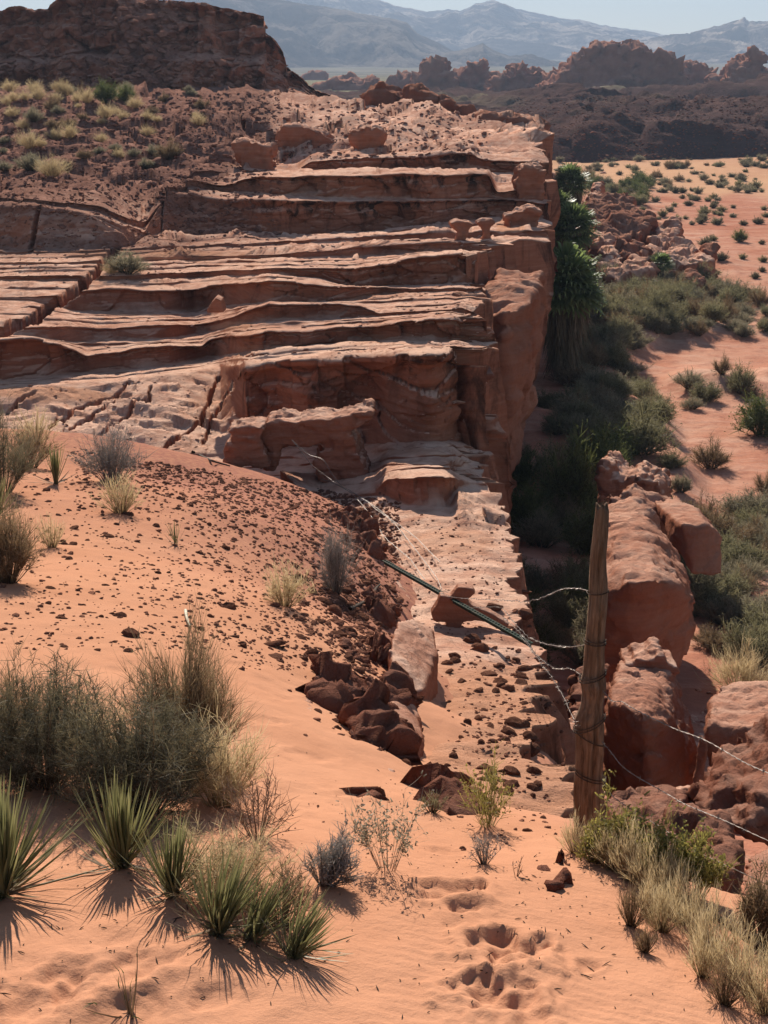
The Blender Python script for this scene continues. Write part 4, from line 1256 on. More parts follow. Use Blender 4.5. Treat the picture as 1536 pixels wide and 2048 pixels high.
# ------------------------------------------------------------------ outcrop at the edge of the sand slope
OUT = [([(612, 1372, 9.0), (640, 1346, 9.5), (700, 1338, 9.8), (770, 1352, 9.9), (800, 1390, 9.3), (790, 1440, 8.9), (720, 1450, 8.5), (650, 1420, 8.5)], 1, 0.3, 'largest dark craggy rock of the outcrop at the sand edge'),
       ([(700, 1440, 8.7), (770, 1420, 9.2), (800, 1450, 9.0), (790, 1500, 8.4), (740, 1510, 8.1), (690, 1480, 8.2)], 1, 0.25, 'shadowed lower rock under the craggy outcrop rock'),
       ([(796, 1240, 12.4), (830, 1236, 12.8), (866, 1262, 12.7), (872, 1320, 12.0), (846, 1380, 11.2), (800, 1390, 10.9), (780, 1300, 11.6)], 0, 0.35, 'smooth banded upright rock face in front of the balanced rock'),
       ([(778, 1395, 9.6), (806, 1376, 10.0), (836, 1420, 9.7), (842, 1480, 9.0), (826, 1530, 8.3), (800, 1500, 8.5), (780, 1440, 9.0)], 0, 0.3, 'smooth leaning rock face at the right end of the outcrop'),
       ([(716, 1304, 10.6), (760, 1284, 11.2), (814, 1290, 11.2), (800, 1316, 10.8), (730, 1328, 10.3)], 1, 0.08, 'stack of thin rock plates above the craggy outcrop'),
       ([(700, 1196, 13.6), (740, 1176, 14.2), (790, 1204, 13.9), (796, 1228, 13.5), (730, 1232, 13.1)], 1, 0.1, 'dark plated rock ledge right of the dry grey bush'),
       ([(770, 1168, 14.8), (796, 1160, 15.1), (824, 1196, 14.6), (814, 1216, 14.2), (786, 1214, 14.0)], 0, 0.2, 'small upright rock tooth near the upper end of the green post'),
       ([(584, 960, 20.2), (640, 950, 20.8), (640, 962, 20.6), (642, 984, 20.0), (600, 980, 19.8), (560, 940, 20.8)], 0, 0.25, 'pale topped ledge block left of the rock table foot'),
       ([(700, 1530, 6.95), (716, 1514, 7.15), (780, 1524, 7.15), (796, 1540, 6.95), (780, 1554, 6.8), (720, 1548, 6.75)], 0, 0.1, 'long brown rock lying alone on the sand below the outcrop'),
       ([(846, 1576, 6.6), (870, 1560, 6.9), (920, 1576, 6.8), (950, 1620, 6.3), (930, 1640, 6.0), (880, 1620, 6.1)], 1, 0.15, 'dark rough rock half buried left of the yellowish sapling'),
       ([(1070, 1726, 4.62), (1082, 1702, 4.75), (1120, 1716, 4.75), (1156, 1740, 4.65), (1164, 1764, 4.5), (1140, 1782, 4.35), (1100, 1776, 4.3)], 1, 0.12, 'dark pitted rock poking out of the sand below the wooden post'),
       ([(714, 1586, 5.75), (724, 1580, 5.82), (738, 1594, 5.75), (736, 1606, 5.62)], 1, 0.08, 'small dark rock edge poking out of bare sand'),
       ([(652, 1296, 9.9), (690, 1286, 10.2), (720, 1300, 10.1), (700, 1330, 9.6), (660, 1330, 9.4)], 1, 0.12, 'brown block above the left end of the craggy outcrop'),
       ([(602, 1400, 8.4), (622, 1372, 8.9), (634, 1400, 8.6), (626, 1430, 8.1), (610, 1424, 8.1)], 0, 0.1, 'upright brown rock at the left foot of the craggy outcrop'),
       ([(640, 1040, 17.2), (700, 1020, 18.2), (742, 1052, 17.6), (700, 1066, 16.8)], 1, 0.08, 'thin dark plates on the rubble above the dry grey bush'),
       ([(662, 1090, 15.8), (720, 1076, 16.6), (770, 1092, 16.4), (740, 1112, 15.8)], 1, 0.06, 'flat dark plates beside the top of the green post')]
for i, (pts, dk, dr, lab) in enumerate(OUT):
    low = max(pts, key=lambda p: p[1])
    hh = hit(low[0], low[1] - 2, [sand, bench])
    k_ = (hh[0].y + 0.02) / low[2]
    pts = [(a, b, low[2] * k_ + (c - low[2])) for a, b, c in pts]
    hull_rock('outcrop_rock', pts, 0.022, 0.075 if dk else 0.035, 3.2 if dk else 2.2, 150 + i, mat=M['rubble'] if dk else M['rock'], drop=dr, strata=0.4, blocky=0.9 if dk else 0.12, smooth_it=2, label=lab, cat='rock')

# ------------------------------------------------------------------ loose stones
def stone_mesh(name, seed, flat=0.7, subdiv=2):
    r = np.random.default_rng(seed)
    bm = bmesh.new()
    bmesh.ops.create_icosphere(bm, subdivisions=subdiv, radius=1)
    dirs = r.normal(size=(9, 3)); dirs /= np.linalg.norm(dirs, axis=1)[:, None]
    offs = r.uniform(0.55, 0.95, 9)
    for v in bm.verts:
        p = np.array(v.co)
        for d, o in zip(dirs, offs):          # plane cuts make facets
            s = p @ d
            if s > o: p = p - d * (s - o)
        p *= 1 + 0.10 * r.normal() * 0.6
        p[2] *= flat
        v.co = p
    me = bpy.data.meshes.new(name)
    bm.to_mesh(me); bm.free()
    return me


def stone_material(name, a, b):
    k = NT(name, 1.0, 0.0)
    info = k.n('ShaderNodeObjectInfo')
    p = k.pos()
    n = k.noise(p, 2.5, 5, 0.65)
    c = k.mix(k.ramp(n, [(0.35, 0.0), (0.68, 1.0)]), a, b)
    c = k.mix(k.math('MULTIPLY', info.outputs['Random'], 0.45), c, (0.30, 0.14, 0.09))
    k.bump([k.noise(p, 7, 5, 0.7)], [0.12], 0.8)
    return k.color(c)


M['stone'] = stone_material('dark_red_stone', (0.115, 0.052, 0.037), (0.25, 0.112, 0.07))
M['rubble_stone'] = stone_material('red_brown_rubble_stone', (0.17, 0.082, 0.06), (0.34, 0.175, 0.128))
stones = [stone_mesh('stone', 300 + i, f, 2) for i, f in enumerate((0.7, 0.55, 0.8, 0.45, 0.65, 0.35, 0.6, 0.75, 0.5, 0.62))]
for s in stones: s.materials.append(M['stone'])


def put_stone(loc, size, name='stone', flatter=1.0, tilt=0.35):
    o = bpy.data.objects.new(name, random.choice(stones))
    COL.objects.link(o)
    o.location = (loc[0], loc[1], loc[2] + size * random.uniform(-0.15, 0.12))
    o.rotation_euler = (random.uniform(-tilt, tilt), random.uniform(-tilt, tilt), random.uniform(0, 6.28))
    sx = random.uniform(0.8, 1.3)
    o.scale = (size * sx, size / sx, size * random.uniform(0.7, 1.1) * flatter)
    return o


NAMED = [(545, 1290, 22, 'roundish brown stone with a smaller grey one perched behind, left of the outcrop'), (145, 1057, 12, 'brown stone beside the pale dry tuft at far left'), (215, 1072, 13, 'flat dark stone right of the pale dry tuft'),
         (102, 1178, 11, 'dark stone near the left dry shrub'), (455, 1215, 15, 'dark brown stone near the small white stick'), (440, 1188, 9, 'upright thin stone standing on the rubble sand'),
         (398, 1258, 11, 'stone next to the lower end of the white stick'), (124, 1236, 11, 'dark stone alone on the upper sand slope'), (262, 1272, 16, 'low half buried stone above the big dry shrub'),
         (183, 1226, 8, 'small brown stone left of centre on the sand slope'), (452, 1097, 10, 'brown stone below the dark tuft'), (240, 1232, 14, 'flat cluster stone between the shrub and the white stick'),
         (312, 1052, 9, 'dark stone left of the small dark yucca'), (258, 1030, 10, 'dark stone under the straw coloured tuft'), (670, 1245, 14, 'brown slab stone by the dry grey bush'), (128, 1294, 8, 'small stone above the large shrub'),
         (705, 1390, 15, 'loose block on top of the craggy outcrop'), (620, 1310, 16, 'brown block left of the thin plates'), (600, 1275, 12, 'loose brown block upslope of the outcrop')]
for px, py, s, lab in NAMED:
    h = hit(px, py)
    if h:
        o = put_stone(h[0], s / FPX * h[0].length * 1.15)
        tag(o, lab, 'stone')

cands = []
while len(cands) < 281:
    t = random.random()
    if t < 0.40:
        px, py = random.uniform(60, 700), random.uniform(960, 1320)
    elif t < 0.72:
        py = random.gauss(1230, 95); px = random.gauss(690 + 0.1 * (py - 1200), 62)
    else:
        py = random.gauss(1450, 120); px = random.gauss(1000 + 0.05 * (py - 1400), 75)
    if py < 860 + 0.2 * px or px + 0.0 * py > 1105: continue
    if t < 0.4 and random.random() > 0.35 + 0.65 * (px / 700): continue
    if py > 1330 and px < 560: continue
    cands.append((px, py, t))
for px, py, t in cands:
    h = hit(px, py)
    if h is None or h[2] is wash: continue
    s = random.choice((6, 6, 7, 7, 8, 9, 10)) if t < 0.4 else random.choice((7, 8, 10, 12, 14, 17, 20))
    o = put_stone(h[0], s / FPX * h[0].length)
    if t < 0.4: tag(o, 'small dark stone strewn on the sand slope below the bench', 'stone', 'stones strewn on the sand slope')
    elif t < 0.72: tag(o, 'broken dark stone in the rubble along the sand edge', 'stone', 'stones in the rubble along the sand edge')
    else: tag(o, 'dark stone on the sandy strip beside the cliff edge', 'stone', 'stones on the sandy strip at the cliff edge')


def stone_field(name, pts, label, mat, flat=1.0):
    """thousands of low stones joined: pts = list of (location, size)"""
    bases = []
    for i in range(8):
        m = stone_mesh('tmp_stone', 500 + i, 0.6, 1)
        co = np.empty(len(m.vertices) * 3, np.float32); m.vertices.foreach_get('co', co)
        f = np.array([list(p.vertices) for p in m.polygons])
        bases.append((co.reshape(-1, 3), f)); bpy.data.meshes.remove(m)
    vs, fs, off = [], [], 0
    for loc, s in pts:
        c, f = bases[random.randrange(8)]
        a = random.uniform(0, 6.28)
        t1, t2 = random.uniform(-0.4, 0.4), random.uniform(-0.4, 0.4)
        R = np.array(Euler((t1, t2, a)).to_matrix())
        sc = np.array([random.uniform(0.7, 1.5), random.uniform(0.7, 1.2), random.uniform(0.5, 1.0) * flat]) * s
        vs.append((c * sc) @ R.T + np.array(loc) + np.array([0, 0, 0.1 * s])); fs.append(f + off); off += len(c)
    me = np_mesh(name, np.concatenate(vs), np.concatenate(fs), False)
    o = link(name, me, mat)
    return tag(o, label, None, None, 'stuff')


def scatter(n, xr, yr, ok, sizes, targets):
    out = []
    for _ in range(n):
        px, py = random.uniform(*xr), random.uniform(*yr)
        if not ok(px, py): continue
        h = hit(px, py, targets)
        if h is None: continue
        s = random.choice(sizes) * random.uniform(0.7, 1.3)
        out.append((h[0], s / FPX * h[0].length))
    return out


pts = scatter(20000, (0, 800), (880, 1340), lambda x, y: y > 870 + 0.17 * x and random.random() < 0.12 + 0.45 * max(0, (x - 250) / 550) + 0.9 * math.exp(-((y - 905 - 0.2 * (x - 200)) / 60) ** 2) * (x > 150) and (y < 1300 or x > 480), (2.0, 2.0, 2.5, 3, 4, 5, 6), [sand, bench])
pts += scatter(3200, (540, 860), (960, 1480), lambda x, y: random.random() < math.exp(-((x - 700 - 0.1 * (y - 1200)) / 75) ** 2 - ((y - 1220) / 150) ** 2), (3, 4, 5, 6, 8, 11), [sand, bench])
pts += scatter(2200, (800, 1130), (1180, 1720), lambda x, y: random.random() < math.exp(-((x - 1000) / 85) ** 2 - ((y - 1440) / 150) ** 2), (2, 3, 4, 5, 6), [sand, bench])
pts += scatter(500, (720, 1010), (1030, 1280), lambda x, y: True, (1.5, 2, 3, 4), [bench])
pts += scatter(260, (500, 1150), (1560, 1800), lambda x, y: y < 1500 + 0.27 * x, (1.5, 2, 3), [sand])
stone_field('gravel', pts, 'dark red gravel and pebbles strewn over the sand slope and the bench edge', M['stone'])
pts = scatter(4800, (-20, 560), (186, 500), lambda x, y: y < 420 + 0.1 * x or random.random() < 0.4, (1.5, 2, 2, 2.5, 3, 4, 6), [bench])
pts += scatter(500, (40, 420), (440, 560), lambda x, y: random.random() < 0.6, (1.5, 2, 3), [bench])
pts += scatter(700, (500, 980), (205, 320), lambda x, y: True, (2, 3, 4, 6), [bench])
stone_field('rubble', pts, 'dark broken rubble covering the hillside below the butte', M['rubble_stone'])
def plates(n, xr, yr, ok, sizes):
    out = []
    for _ in range(n):
        px, py = random.uniform(*xr), random.uniform(*yr)
        if not ok(px, py): continue
        h = hit(px, py, [bench])
        if h is None or h[1].z < 0.6: continue
        out.append((h[0], random.choice(sizes) / FPX * h[0].length))
    return out


pts = scatter(1500, (-20, 600), (5, 195), lambda x, y: random.random() < 0.25 + 0.75 * math.exp(-((x - 300) / 80) ** 2) + 0.5 * (y > 120), (2, 3, 4, 6, 9, 13), [butte_obj])
fall = stone_field('fallen_rubble', pts, 'fallen red rock caught on the ledges of the butte', M['rubble_stone'])
fall.parent = butte_obj
po = stone_field('broken_plates', plates(3800, (60, 975), (468, 905), lambda x, y: random.random() < 0.35 + 0.65 * (x > 620), (1.5, 2, 2.5, 3, 4, 5.5)), 'thin broken sandstone plates littering the bench ledges', M['rock'], 0.35)
pts = scatter(1500, (1030, 1540), (190, 330), lambda x, y: True, (1.5, 2, 2.5, 3.5), [plain])
stone_field('badland_rubble', pts, 'dark rubble on the badland hills', M['rubble'])
pts = scatter(500, (1040, 1420), (340, 600), lambda x, y: abs(x - 1130 - (y - 380) * 0.75) < 110, (3, 4, 6, 9), [wash])
pts += scatter(300, (1120, 1500), (1380, 1760), lambda x, y: True, (5, 7, 10, 14), [wash])
stone_field('gully_rubble', pts, 'broken rock lying among the fallen blocks in the wash', M['rock'])

# ================================================================== PLANTS
def ribbons(p0, d, L, bend, w, segs=2, taper=0.85, r=rng):
    """thin curved strips: returns verts, quads, tip(0..1), rnd(per strip)"""
    n = len(p0)
    d = d / np.maximum(np.linalg.norm(d, axis=1), 1e-9)[:, None]
    side = np.cross(d, r.normal(size=(n, 3)))
    side /= np.maximum(np.linalg.norm(side, axis=1), 1e-9)[:, None]
    s = np.linspace(0, 1, segs + 1)
    L = np.broadcast_to(L, (n,)); w = np.broadcast_to(w, (n,))
    c = p0[:, None] + d[:, None] * (L[:, None] * s)[..., None] + bend[:, None] * (L[:, None] * s ** 2)[..., None]
    hw = (w[:, None] * 0.5 * (1 - taper * s))[..., None] * side[:, None]
    v = np.stack([c - hw, c + hw], 2).reshape(-1, 3)
    per = (segs + 1) * 2
    base = (np.arange(n) * per)[:, None]
    q = []
    for k in range(segs):
        q.append(np.stack([base[:, 0] + 2 * k, base[:, 0] + 2 * k + 1, base[:, 0] + 2 * k + 3, base[:, 0] + 2 * k + 2], 1))
    tip = np.broadcast_to(np.repeat(s, 2)[None], (n, per)).ravel()
    rnd = np.repeat(r.random(n), per)
    return v, np.concatenate(q), tip, rnd, c


def join(parts):
    off, vs, fs, ts, rs = 0, [], [], [], []
    for p in parts:
        vs.append(p[0]); fs.append(p[1] + off); ts.append(p[2]); rs.append(p[3]); off += len(p[0])
    return np.concatenate(vs), np.concatenate(fs), np.concatenate(ts), np.concatenate(rs)


def plant_mesh(name, parts, mat):
    v, f, t, r = join(parts)
    me = np_mesh(name, v, f, False)
    attr(me, 'tip', t); attr(me, 'rnd', r)
    me.materials.append(mat)
    return me


def plant_material(name, base, mid, tip, trans=0.35, rough=0.7, spec=0.2):
    k = NT(name, rough, spec)
    t = k.attr('tip')
    c = k.ramp(t, [(0.0, base), (0.55, mid), (1.0, tip)])
    v = k.math('ADD', 0.72, k.math('MULTIPLY', k.attr('rnd'), 0.6))
    mul = k.n('ShaderNodeVectorMath', operation='SCALE')
    k.l(c, mul.inputs[0]); k.l(v, mul.inputs['Scale'])
    info = k.n('ShaderNodeObjectInfo')
    c2 = k.mix(k.math('MULTIPLY', info.outputs['Random'], 0.35), mul.outputs[0], tuple(0.6 * a for a in mid))
    k.color(c2)
    tr = k.n('ShaderNodeBsdfTranslucent')
    k.l(c2, tr.inputs[0])
    mx = k.n('ShaderNodeMixShader')
    mx.inputs[0].default_value = trans
    k.l(k.b.outputs[0], mx.inputs[1]); k.l(tr.outputs[0], mx.inputs[2])
    out = [n for n in k.t.nodes if n.type == 'OUTPUT_MATERIAL'][0]
    k.l(mx.outputs[0], out.inputs[0])
    return k.m


PM = {
    'olive': plant_material('olive_twigs', (0.055, 0.04, 0.026), (0.125, 0.102, 0.06), (0.26, 0.225, 0.135)),
    'brown': plant_material('dry_brown_twigs', (0.06, 0.038, 0.024), (0.18, 0.115, 0.062), (0.36, 0.255, 0.145)),
    'straw': plant_material('straw_grass', (0.24, 0.155, 0.08), (0.46, 0.34, 0.18), (0.62, 0.50, 0.31), 0.5),
    'grey': plant_material('grey_dead_twigs', (0.09, 0.07, 0.06), (0.24, 0.205, 0.175), (0.40, 0.36, 0.32), 0.2),
    'red': plant_material('red_brown_twigs', (0.10, 0.055, 0.035), (0.20, 0.12, 0.08), (0.34, 0.22, 0.15), 0.2),
    'sage': plant_material('sage_green_leaves', (0.075, 0.058, 0.034), (0.175, 0.158, 0.08), (0.33, 0.295, 0.165), 0.45),
    'sagegrey': plant_material('grey_green_leaves', (0.075, 0.058, 0.04), (0.19, 0.162, 0.10), (0.36, 0.31, 0.205), 0.45),
    'green': plant_material('fresh_green_leaves', (0.045, 0.045, 0.02), (0.09, 0.11, 0.035), (0.22, 0.23, 0.075)),
    'yellow': plant_material('yellow_green_leaves', (0.12, 0.10, 0.035), (0.25, 0.22, 0.06), (0.45, 0.38, 0.10), 0.4),
    'yucca': plant_material('yucca_leaf', (0.25, 0.215, 0.105), (0.17, 0.165, 0.065), (0.25, 0.225, 0.10), 0.35, 0.5, 0.3),
    'yucca_dead': plant_material('dead_yucca_leaf', (0.12, 0.08, 0.05), (0.26, 0.18, 0.10), (0.34, 0.25, 0.15), 0.2),
    'palm': plant_material('palm_leaf', (0.09, 0.10, 0.04), (0.115, 0.16, 0.05), (0.24, 0.28, 0.10), 0.5, 0.5, 0.3),
    'palm_dead': plant_material('dead_palm_leaf', (0.12, 0.085, 0.05), (0.17, 0.12, 0.07), (0.24, 0.175, 0.105), 0.15),
    'silver': plant_material('silvery_leaves', (0.14, 0.10, 0.06), (0.28, 0.24, 0.16), (0.45, 0.42, 0.32), 0.3),
}


def shrub_parts(r, R, H, nstem, ntwig, w=0.003, spread=1.0, wild=0.35, dense_top=0.5, segs=2, twig_len=0.3):
    """main stems out of one crown and finer twigs along them"""
    a = r.uniform(0, 6.2832, nstem)
    rad = np.sqrt(r.random(nstem))
    el = np.sqrt(1 - 0.86 * rad ** 2)
    tip = np.stack([np.cos(a) * rad * R * spread, np.sin(a) * rad * R * spread, H * np.clip(el + r.normal(0, 0.10, nstem), 0.12, 1.12)], 1)
    lump = 1 + 0.22 * np.sin(a * 3 + R * 40) + 0.15 * np.sin(a * 5 + 1)
    tip *= lump[:, None]
    p0 = np.stack([np.cos(a) * rad * R * 0.22, np.sin(a) * rad * R * 0.22, np.full(nstem, -0.03 * H)], 1)
    d = tip - p0
    L = np.linalg.norm(d, axis=1)
    bend = r.normal(0, 0.10, (nstem, 3)); bend[:, 2] -= 0.10 * rad
    d = d - bend * L[:, None]
    st = ribbons(p0, d, L, bend, w * 1.5, segs + 1, 0.75, r)
    cen = st[4]
    i = r.integers(0, nstem, ntwig)
    t = r.uniform(0.30, 1.0, ntwig) ** (1 - dense_top * 0.5)
    k = np.clip((t * (segs + 1)).astype(int), 0, segs)
    fr = (t * (segs + 1) - k)[:, None]
    q0 = cen[i, k] * (1 - fr) + cen[i, k + 1] * fr
    dd = (cen[i, k + 1] - cen[i, k])
    dd = dd / np.maximum(np.linalg.norm(dd, axis=1), 1e-6)[:, None] + r.normal(0, wild * 1.6, (ntwig, 3)) + np.array([0, 0, 0.25])
    Lt = H * twig_len * r.uniform(0.4, 1.1, ntwig)
    tw = ribbons(q0, dd, Lt, r.normal(0, 0.15, (ntwig, 3)), w, segs, 0.8, r)
    tip_attr = np.clip(0.35 + 0.65 * tw[2] * 1.0 + 0.25 * (np.repeat(t, (segs + 1) * 2) - 0.6), 0, 1)
    tw = (tw[0], tw[1], tip_attr, tw[3])
    return (st[0], st[1], st[2] * 0.5, st[3]), tw


def leaf_parts(r, q0, n_each, size, long=2.2):
    """small leaf quads around points"""
    n = len(q0) * n_each
    c = np.repeat(q0, n_each, 0) + r.normal(0, size * 1.2, (n, 3))
    return ribbons(c, r.normal(size=(n, 3)) + np.array([0, 0, 0.5]), size * long * r.uniform(0.6, 1.2, n), r.normal(0, 0.2, (n, 3)), size, 1, 0.4, r)[:4]


def base_at(px, py, targets=None):
    h = hit(px, py, targets)
    return h[0] if h else V(px, py, 6.0)


def shrub(px, py, wpx, hpx, kind, label, nstem=120, ntwig=2600, w=0.003, name='shrub', cat='shrub', wild=0.35, seed=None, group=None, leaves=None, targets=None, twig_len=0.3, spread=1.0, lean=None):
    b = base_at(px, py, targets or [sand, bench])
    dist = b.length
    R, H = wpx / FPX * dist / 2, hpx / FPX * dist * 0.92
    r = np.random.default_rng(int(seed if seed is not None else px * 7 + py))
    st, tw = shrub_parts(r, R, H, nstem, ntwig, w, spread, wild, twig_len=twig_len)
    root = empty(name, b, label, cat, group)
    stem_kind = {'olive': 'brown', 'sage': 'brown', 'green': 'brown', 'yellow': 'straw', 'silver': 'red', 'sagegrey': 'brown'}.get(kind, kind)
    link('stems', plant_mesh('stems', [st], PM[stem_kind]), None, root)
    parts = [tw]
    if leaves:
        idx = r.integers(0, len(tw[0]), leaves[0])
        parts.append(leaf_parts(r, tw[0][idx], leaves[1], leaves[2]))
    link('twigs', plant_mesh('twigs', parts, PM[kind]), None, root)
    if lean: root.rotation_euler = lean
    return root


# big shrubs on the foreground sand
shrub(90, 1570, 300, 225, 'olive', 'large dark olive shrub at the left edge of the foreground dune', 230, 10500, 0.0026, wild=0.85, twig_len=0.2)
shrub(285, 1620, 320, 230, 'olive', 'large dark olive shrub right of centre of the foreground thicket, casting a long shadow', 250, 11000, 0.0026, wild=0.85, twig_len=0.2)
shrub(375, 1530, 260, 235, 'brown', 'tall dry brown shrub standing behind the olive thicket', 300, 5200, 0.0026, wild=0.22)
shrub(440, 1610, 180, 170, 'straw', 'dry straw coloured shrub at the right end of the olive thicket', 160, 2600, 0.0022, wild=0.4)
shrub(515, 1672, 180, 130, 'red', 'sparse reddish brown twiggy shrub with bent stems on bare sand', 40, 420, 0.0028, wild=0.45, twig_len=0.35)
shrub(650, 1768, 110, 105, 'grey', 'dense grey dead shrub lying on the sand slope', 120, 1500, 0.0032, wild=0.5, lean=(0.0, 0.35, 0))
shrub(775, 1740, 170, 165, 'silver', 'sparse thin plant with tiny silvery leaves right of the grey dead shrub', 26, 240, 0.0018, wild=0.5, leaves=(260, 2, 0.006), twig_len=0.35)
shrub(455, 1800, 230, 140, 'straw', 'pale straw shrub growing through the foreground yuccas', 160, 3000, 0.0020, wild=0.55)
shrub(560, 1850, 160, 110, 'brown', 'thin brown shrub behind the rightmost foreground yucca', 90, 1500, 0.0020, wild=0.5)
shrub(15, 1165, 140, 150, 'brown', 'grey brown shrub with a deep shadow at the left edge of the upper slope', 170, 3400, 0.0042)
shrub(5, 985, 150, 140, 'olive', 'dark olive shrub behind the yucca at the left edge', 120, 2400, 0.005)
shrub(60, 935, 110, 80, 'brown', 'dry brown shrub on the crest above the left edge yucca', 90, 1300, 0.006)
shrub(225, 965, 140, 105, 'grey', 'grey twiggy shrub with faint mauve tips on the crest of the sand slope', 120, 1900, 0.0055, wild=0.5)
shrub(242, 1025, 95, 75, 'straw', 'straw yellow tuft in front of the grey crest shrub', 130, 900, 0.0045, name='grass_tuft', cat='grass tuft', wild=0.2)
shrub(72, 888, 90, 60, 'straw', 'straw grass tuft on the crest beside the rock slabs', 130, 700, 0.006, name='grass_tuft', cat='grass tuft', wild=0.2)
shrub(104, 1095, 64, 62, 'straw', 'small pale dry tuft with a fan of shadow on the upper slope', 90, 420, 0.0034, name='grass_tuft', cat='grass tuft', wild=0.2)
shrub(672, 1185, 80, 125, 'grey', 'upright dry grey bush in the rubble beside the dark rock ledge', 110, 1500, 0.0038, wild=0.35)
shrub(570, 1212, 100, 80, 'straw', 'low straw yellow bush on the rubble left of the dry grey bush', 120, 1200, 0.0034, wild=0.35)
shrub(975, 1652, 110, 130, 'yellow', 'slender sapling like bush with a few yellow green leaves at the cliff top', 46, 380, 0.0026, wild=0.3, leaves=(260, 1, 0.007))
shrub(968, 1728, 62, 66, 'grey', 'small dead twiggy plant on the sand below the yellowish sapling', 36, 260, 0.0026, wild=0.5)
shrub(1032, 1752, 30, 50, 'red', 'single bent dead twig plant standing on the sand', 7, 26, 0.003, wild=0.5)
shrub(865, 1625, 60, 40, 'sage', 'tiny dark green tuft beside the half buried dark rock', 40, 260, 0.003, name='grass_tuft', cat='grass tuft', wild=0.3)

shrub(205, 1585, 200, 190, 'straw', 'pale tangle of dry grass growing through the olive thicket', 90, 1500, 0.0016, wild=0.6)
shrub(30, 1500, 200, 170, 'brown', 'brown twiggy shrub behind the left end of the olive thicket', 120, 2200, 0.0026, wild=0.3)
# straw grass along the edge of the near slope
GR = [(1150, 1706, 80, 70), (1188, 1724, 95, 85), (1228, 1742, 100, 100), (1262, 1762, 100, 105), (1300, 1790, 105, 110), (1335, 1812, 100, 105), (1360, 1846, 95, 105), (1325, 1862, 90, 90), (1392, 1882, 100, 110),
      (1425, 1918, 105, 110), (1462, 1956, 105, 115), (1500, 1990, 105, 110), (1405, 1952, 90, 90), (1262, 1852, 70, 80), (1300, 1835, 70, 75), (1450, 2010, 90, 80), (1530, 2026, 110, 110), (1290, 1905, 50, 45)]
ORD = ['first', 'second', 'third', 'fourth', 'fifth', 'sixth', 'seventh', 'eighth', 'ninth', 'tenth', 'eleventh', 'twelfth', 'thirteenth', 'fourteenth', 'fifteenth', 'sixteenth', 'seventeenth', 'last']
GR.sort(key=lambda g: math.hypot(g[0] - 1180, g[1] - 1700))
for i, (px, py, w_, h_) in enumerate(GR):
    g_ = shrub(px, py, w_, h_, 'straw' if i % 5 else 'brown', '%s straw grass clump from the wooden post along the sand edge' % ORD[i], 130, 560, 0.0015, 'grass_clump', 'grass', 0.14, 900 + i, 'straw grass clumps along the sand edge', targets=[sand], twig_len=0.35)
for i, (px, py, w_, h_, lab) in enumerate([(1205, 1728, 90, 105, 'yellow flowered shrub close to the foot of the wooden post'), (1262, 1742, 110, 130, 'fullest yellow flowered shrub right of the wooden post'),
                                           (1330, 1775, 100, 130, 'yellow flowered shrub with stems against the dark gully rocks'), (1395, 1795, 110, 125, 'rightmost yellow flowered shrub above the straw grass')]):
    shrub(px, py, w_, h_, 'yellow', lab, 42, 520, 0.0024, 'flowering_shrub', 'shrub', 0.22, 930 + i, leaves=(520, 2, 0.0075), targets=[sand])
shrub(1525, 1890, 110, 150, 'brown', 'brown green shrub cut by the right edge near the dark pole', 90, 1700, 0.0026, wild=0.3, leaves=(500, 1, 0.006), targets=[sand])
# thin green stems at the very bottom
shrub(262, 2030, 120, 100, 'green', 'a few bare green stems sprouting at the bottom edge', 14, 18, 0.0035, 'rush_stems', 'plant', 0.3, 77, targets=[sand], spread=1.3)


# ------------------------------------------------------------------ yuccas: every blade a part
def yucca_leaf(name, mat, seed, dead=False):
    r = np.random.default_rng(seed)
    n = 7
    s = np.linspace(0, 1, n)
    wdt = 0.016 * np.interp(s, [0, 0.08, 0.4, 0.8, 1], [1.0, 0.8, 0.95, 0.55, 0.03])
    bend = (0.16 if dead else 0.05) * r.uniform(0.5, 1.6) * s ** 2
    v, tip = [], []
    for i in range(n):
        y = bend[i]
        v += [(-wdt[i] / 2, y - wdt[i] * 0.28, s[i]), (0, y + wdt[i] * 0.12, s[i]), (wdt[i] / 2, y - wdt[i] * 0.28, s[i])]
        tip += [s[i]] * 3
    f = []
    for i in range(n - 1):
        a = 3 * i
        f += [(a, a + 1, a + 4, a + 3), (a + 1, a + 2, a + 5, a + 4)]
    me = np_mesh(name, np.array(v), np.array(f), True)
    attr(me, 'tip', tip); attr(me, 'rnd', np.full(len(v), r.random()))
    me.materials.append(mat)
    return me


YL = [yucca_leaf('leaf', PM['yucca'], i) for i in range(6)]
YD = [yucca_leaf('leaf', PM['yucca_dead'], 20 + i, True) for i in range(2)]


